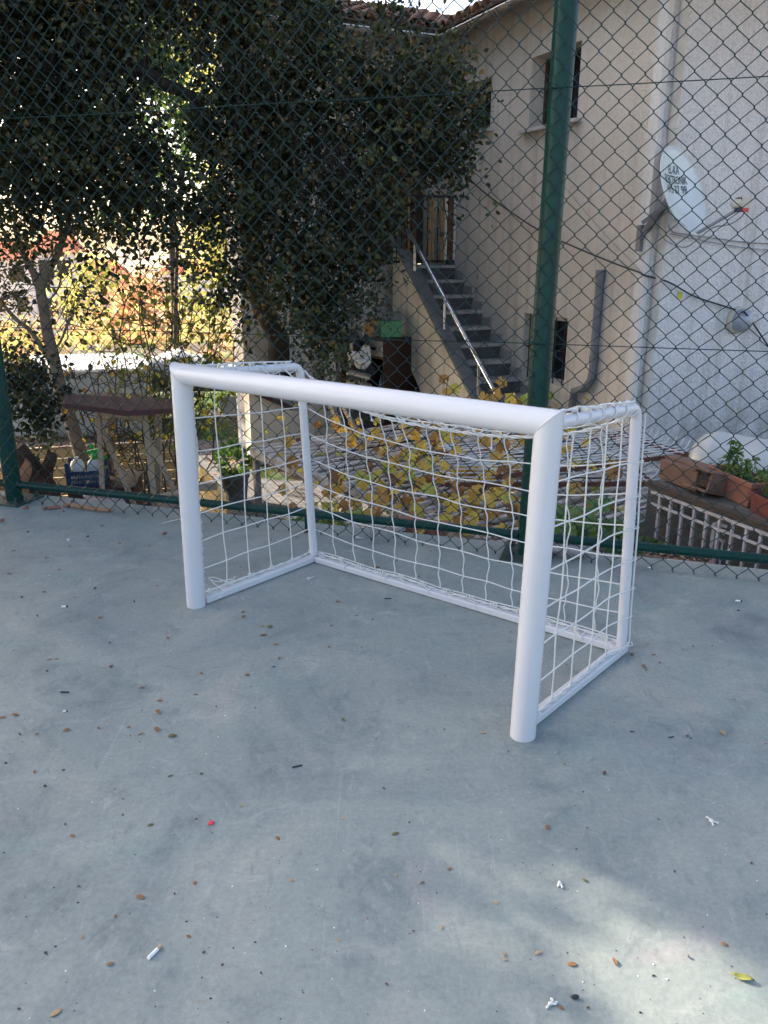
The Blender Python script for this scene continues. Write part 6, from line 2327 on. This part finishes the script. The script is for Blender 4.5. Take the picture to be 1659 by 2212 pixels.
# hose piece and nuts by the left post
p0, p1, p2, p3 = atz(138, 1091, .012), atz(160, 1092, .012), atz(205, 1099, .012), atz(242, 1102, .012)
m = MB(); m.tube(smoothline([p0, p1, p2, p3], 6), .0125, 14); o = m.build('hose_piece', 'hose_tan', None, p2); tag(o, 'short curved piece of tan hose lying near the left fence post', 'hose')
m = MB(); m.tube([atz(104, 1098, .01), atz(132, 1095, .01)], [.012, .009], 10); o = m.build('cork_piece', 'nut_brown', None, atz(118, 1096, .01)); tag(o, 'reddish brown chunk end to end with the tan hose', 'chunk')
for k, (u, v, s_) in enumerate(((55, 1097, .02), (97, 1099, .016), (156, 1082, .013), (315, 1087, .013), (4, 1124, .014), (402, 1143, .013), (355, 1152, .014), (12, 1088, .012), (137, 1104, .01))):
    q = atz(u, v, .006)
    m = MB(); m.blob(q, (s_, s_ * .7, s_ * .6), k, RZ(k), .3, 10, 7); o = m.build('nut', 'nut_brown', None, q); tag(o, 'small brown nut near the fence foot', 'nut', 'brown nuts near the left fence foot')
m = MB(); m.tube(smoothline([atz(350, 1131, .004), atz(375, 1124, .008), atz(410, 1119, .006)], 4), .0022, 6); o = m.build('string_scrap', 'white_rope', None, atz(380, 1124, .004)); tag(o, 'straight pale string scrap left of the left goalpost', 'string')


def scrap(u, v, sc, seed, label):
    rr = random.Random(seed)
    c = atz(u, v, .003)
    t = MB()
    sc *= .62
    a0 = rr.uniform(0, 6.28)
    for k in range(3):
        a = a0 + (0, 2.6, 3.6)[k]
        e = c + Vector((math.cos(a), math.sin(a), 0)) * sc * rr.uniform(.7, 1.2)
        mid = c.lerp(e, .5) + Vector((rr.uniform(-.6, .6), rr.uniform(-.6, .6), .25)) * sc * .6
        t.tube(smoothline([c, mid, e], 4), .0022, 6)
        t.blob(e, (.004, .003, .003), k, None, .5, 6, 4)
    t.blob(c, (.006, .005, .004), 1, None, .4, 8, 5)
    o = t.build('string_scrap', 'white_rope', None, c); tag(o, label, 'string')


scrap(670, 1249, .028, 1, 'knotted white string scrap on the court inside the goal mouth')
scrap(775, 1162, .03, 2, 'white string scrap behind the goal seen through the rear net')
scrap(760, 1225, .02, 3, 'thin white string scrap between the rear bar and the net')
scrap(1209, 1910, .016, 4, 'small white string knot above the sunlit corner')
scrap(1190, 2168, .018, 5, 'white string knot near the bottom edge in the sunlight')
scrap(148, 1166, .02, 6, 'white string scrap near the left fence post')
scrap(1536, 1772, .03, 7, 'flattened pale cobweb like scrap at the right of the court')
m = MB(); m.box(atz(455, 1778, .002), (.013, .012, .002), RZ(.2)); m.box(atz(458, 1775, .004), (.008, .01, .001), RZ(.6)); o = m.build('red_wrapper', 'paper_red', None, atz(455, 1778, .002)); tag(o, 'small torn bright red wrapper on the left of the court', 'wrapper')
m = MB(); m.box(atz(740, 1767, .002), (.009, .004, .002), RZ(-.4)); o = m.build('paper_bit', 'filter_tan', None, atz(740, 1767, .002)); tag(o, 'tiny tan and blue wrapper bit in the middle foreground', 'wrapper')
m = MB(); m.blob(atz(592, 1440, .004), (.006, .004, .002), 3); o = m.build('blue_chip', 'blue_bottle', None, atz(592, 1440, .004)); tag(o, 'tiny blue chip in front of the goal', 'chip')
m = MB(); m.blob(atz(1242, 2153, .005), (.008, .005, .005), 3); o = m.build('black_crumb', 'letter_black', None, atz(1242, 2153, .005)); tag(o, 'black crumb right of the white string knot at the bottom', 'crumb')
# grit
random.seed(90)
m = MB(); m2 = MB()
for _ in range(380):
    v = random.uniform(1120, 2212); u = random.uniform(0, 1659)
    p = atz(u, v, 0)
    if (p - Vector((FA.x, FA.y, 0))).dot(fn) < 0: continue
    s_ = random.uniform(.0006, .0016) * random.choice((1, 1, 1.6))
    (m if random.random() < .8 else m2).blob(p + Vector((0, 0, s_ * .3)), (s_ * random.uniform(.8, 1.6), s_, s_ * .7), random.randint(0, 9), None, .4, 5, 3)
o = m.build('grit', 'grit_dark'); tag(o, 'fine dark grit sprinkled over the court', 'grit', kind='stuff')
o = m2.build('grit', 'paper_white'); tag(o, 'fine pale grit sprinkled over the court', 'grit', kind='stuff')

# ------------------------------------------------------------------ light
wd = bpy.data.worlds.new("World")
S.world = wd
wd.use_nodes = True
t = wd.node_tree
bg = t.nodes['Background']
sk = t.nodes.new('ShaderNodeTexSky')
sk.sky_type = 'NISHITA'
sk.sun_disc = False
sk.sun_elevation = SUN_EL
sk.sun_rotation = SUN_AZ
sk.air_density = 0.8
sk.dust_density = 4.0
sk.ozone_density = 0.15
t.links.new(sk.outputs[0], bg.inputs[0])
bg.inputs[1].default_value = 0.15
sd = bpy.data.lights.new('sun', 'SUN')
sd.energy = 3.8
sd.angle = R(0.55)
sd.color = (1.0, 0.88, 0.72)
so = bpy.data.objects.new('sun', sd)
COL.objects.link(so)
so.rotation_euler = SUN.to_track_quat('Z', 'Y').to_euler()
so.location = (0, 0, 10)

S.view_settings.view_transform = 'Standard'
S.view_settings.look = 'None'
S.view_settings.exposure = 1.9
S.view_settings.gamma = 1
S.view_settings.use_curve_mapping = False
S.cycles.use_denoising = True
S.cycles.max_bounces = 8
S.cycles.transparent_max_bounces = 8
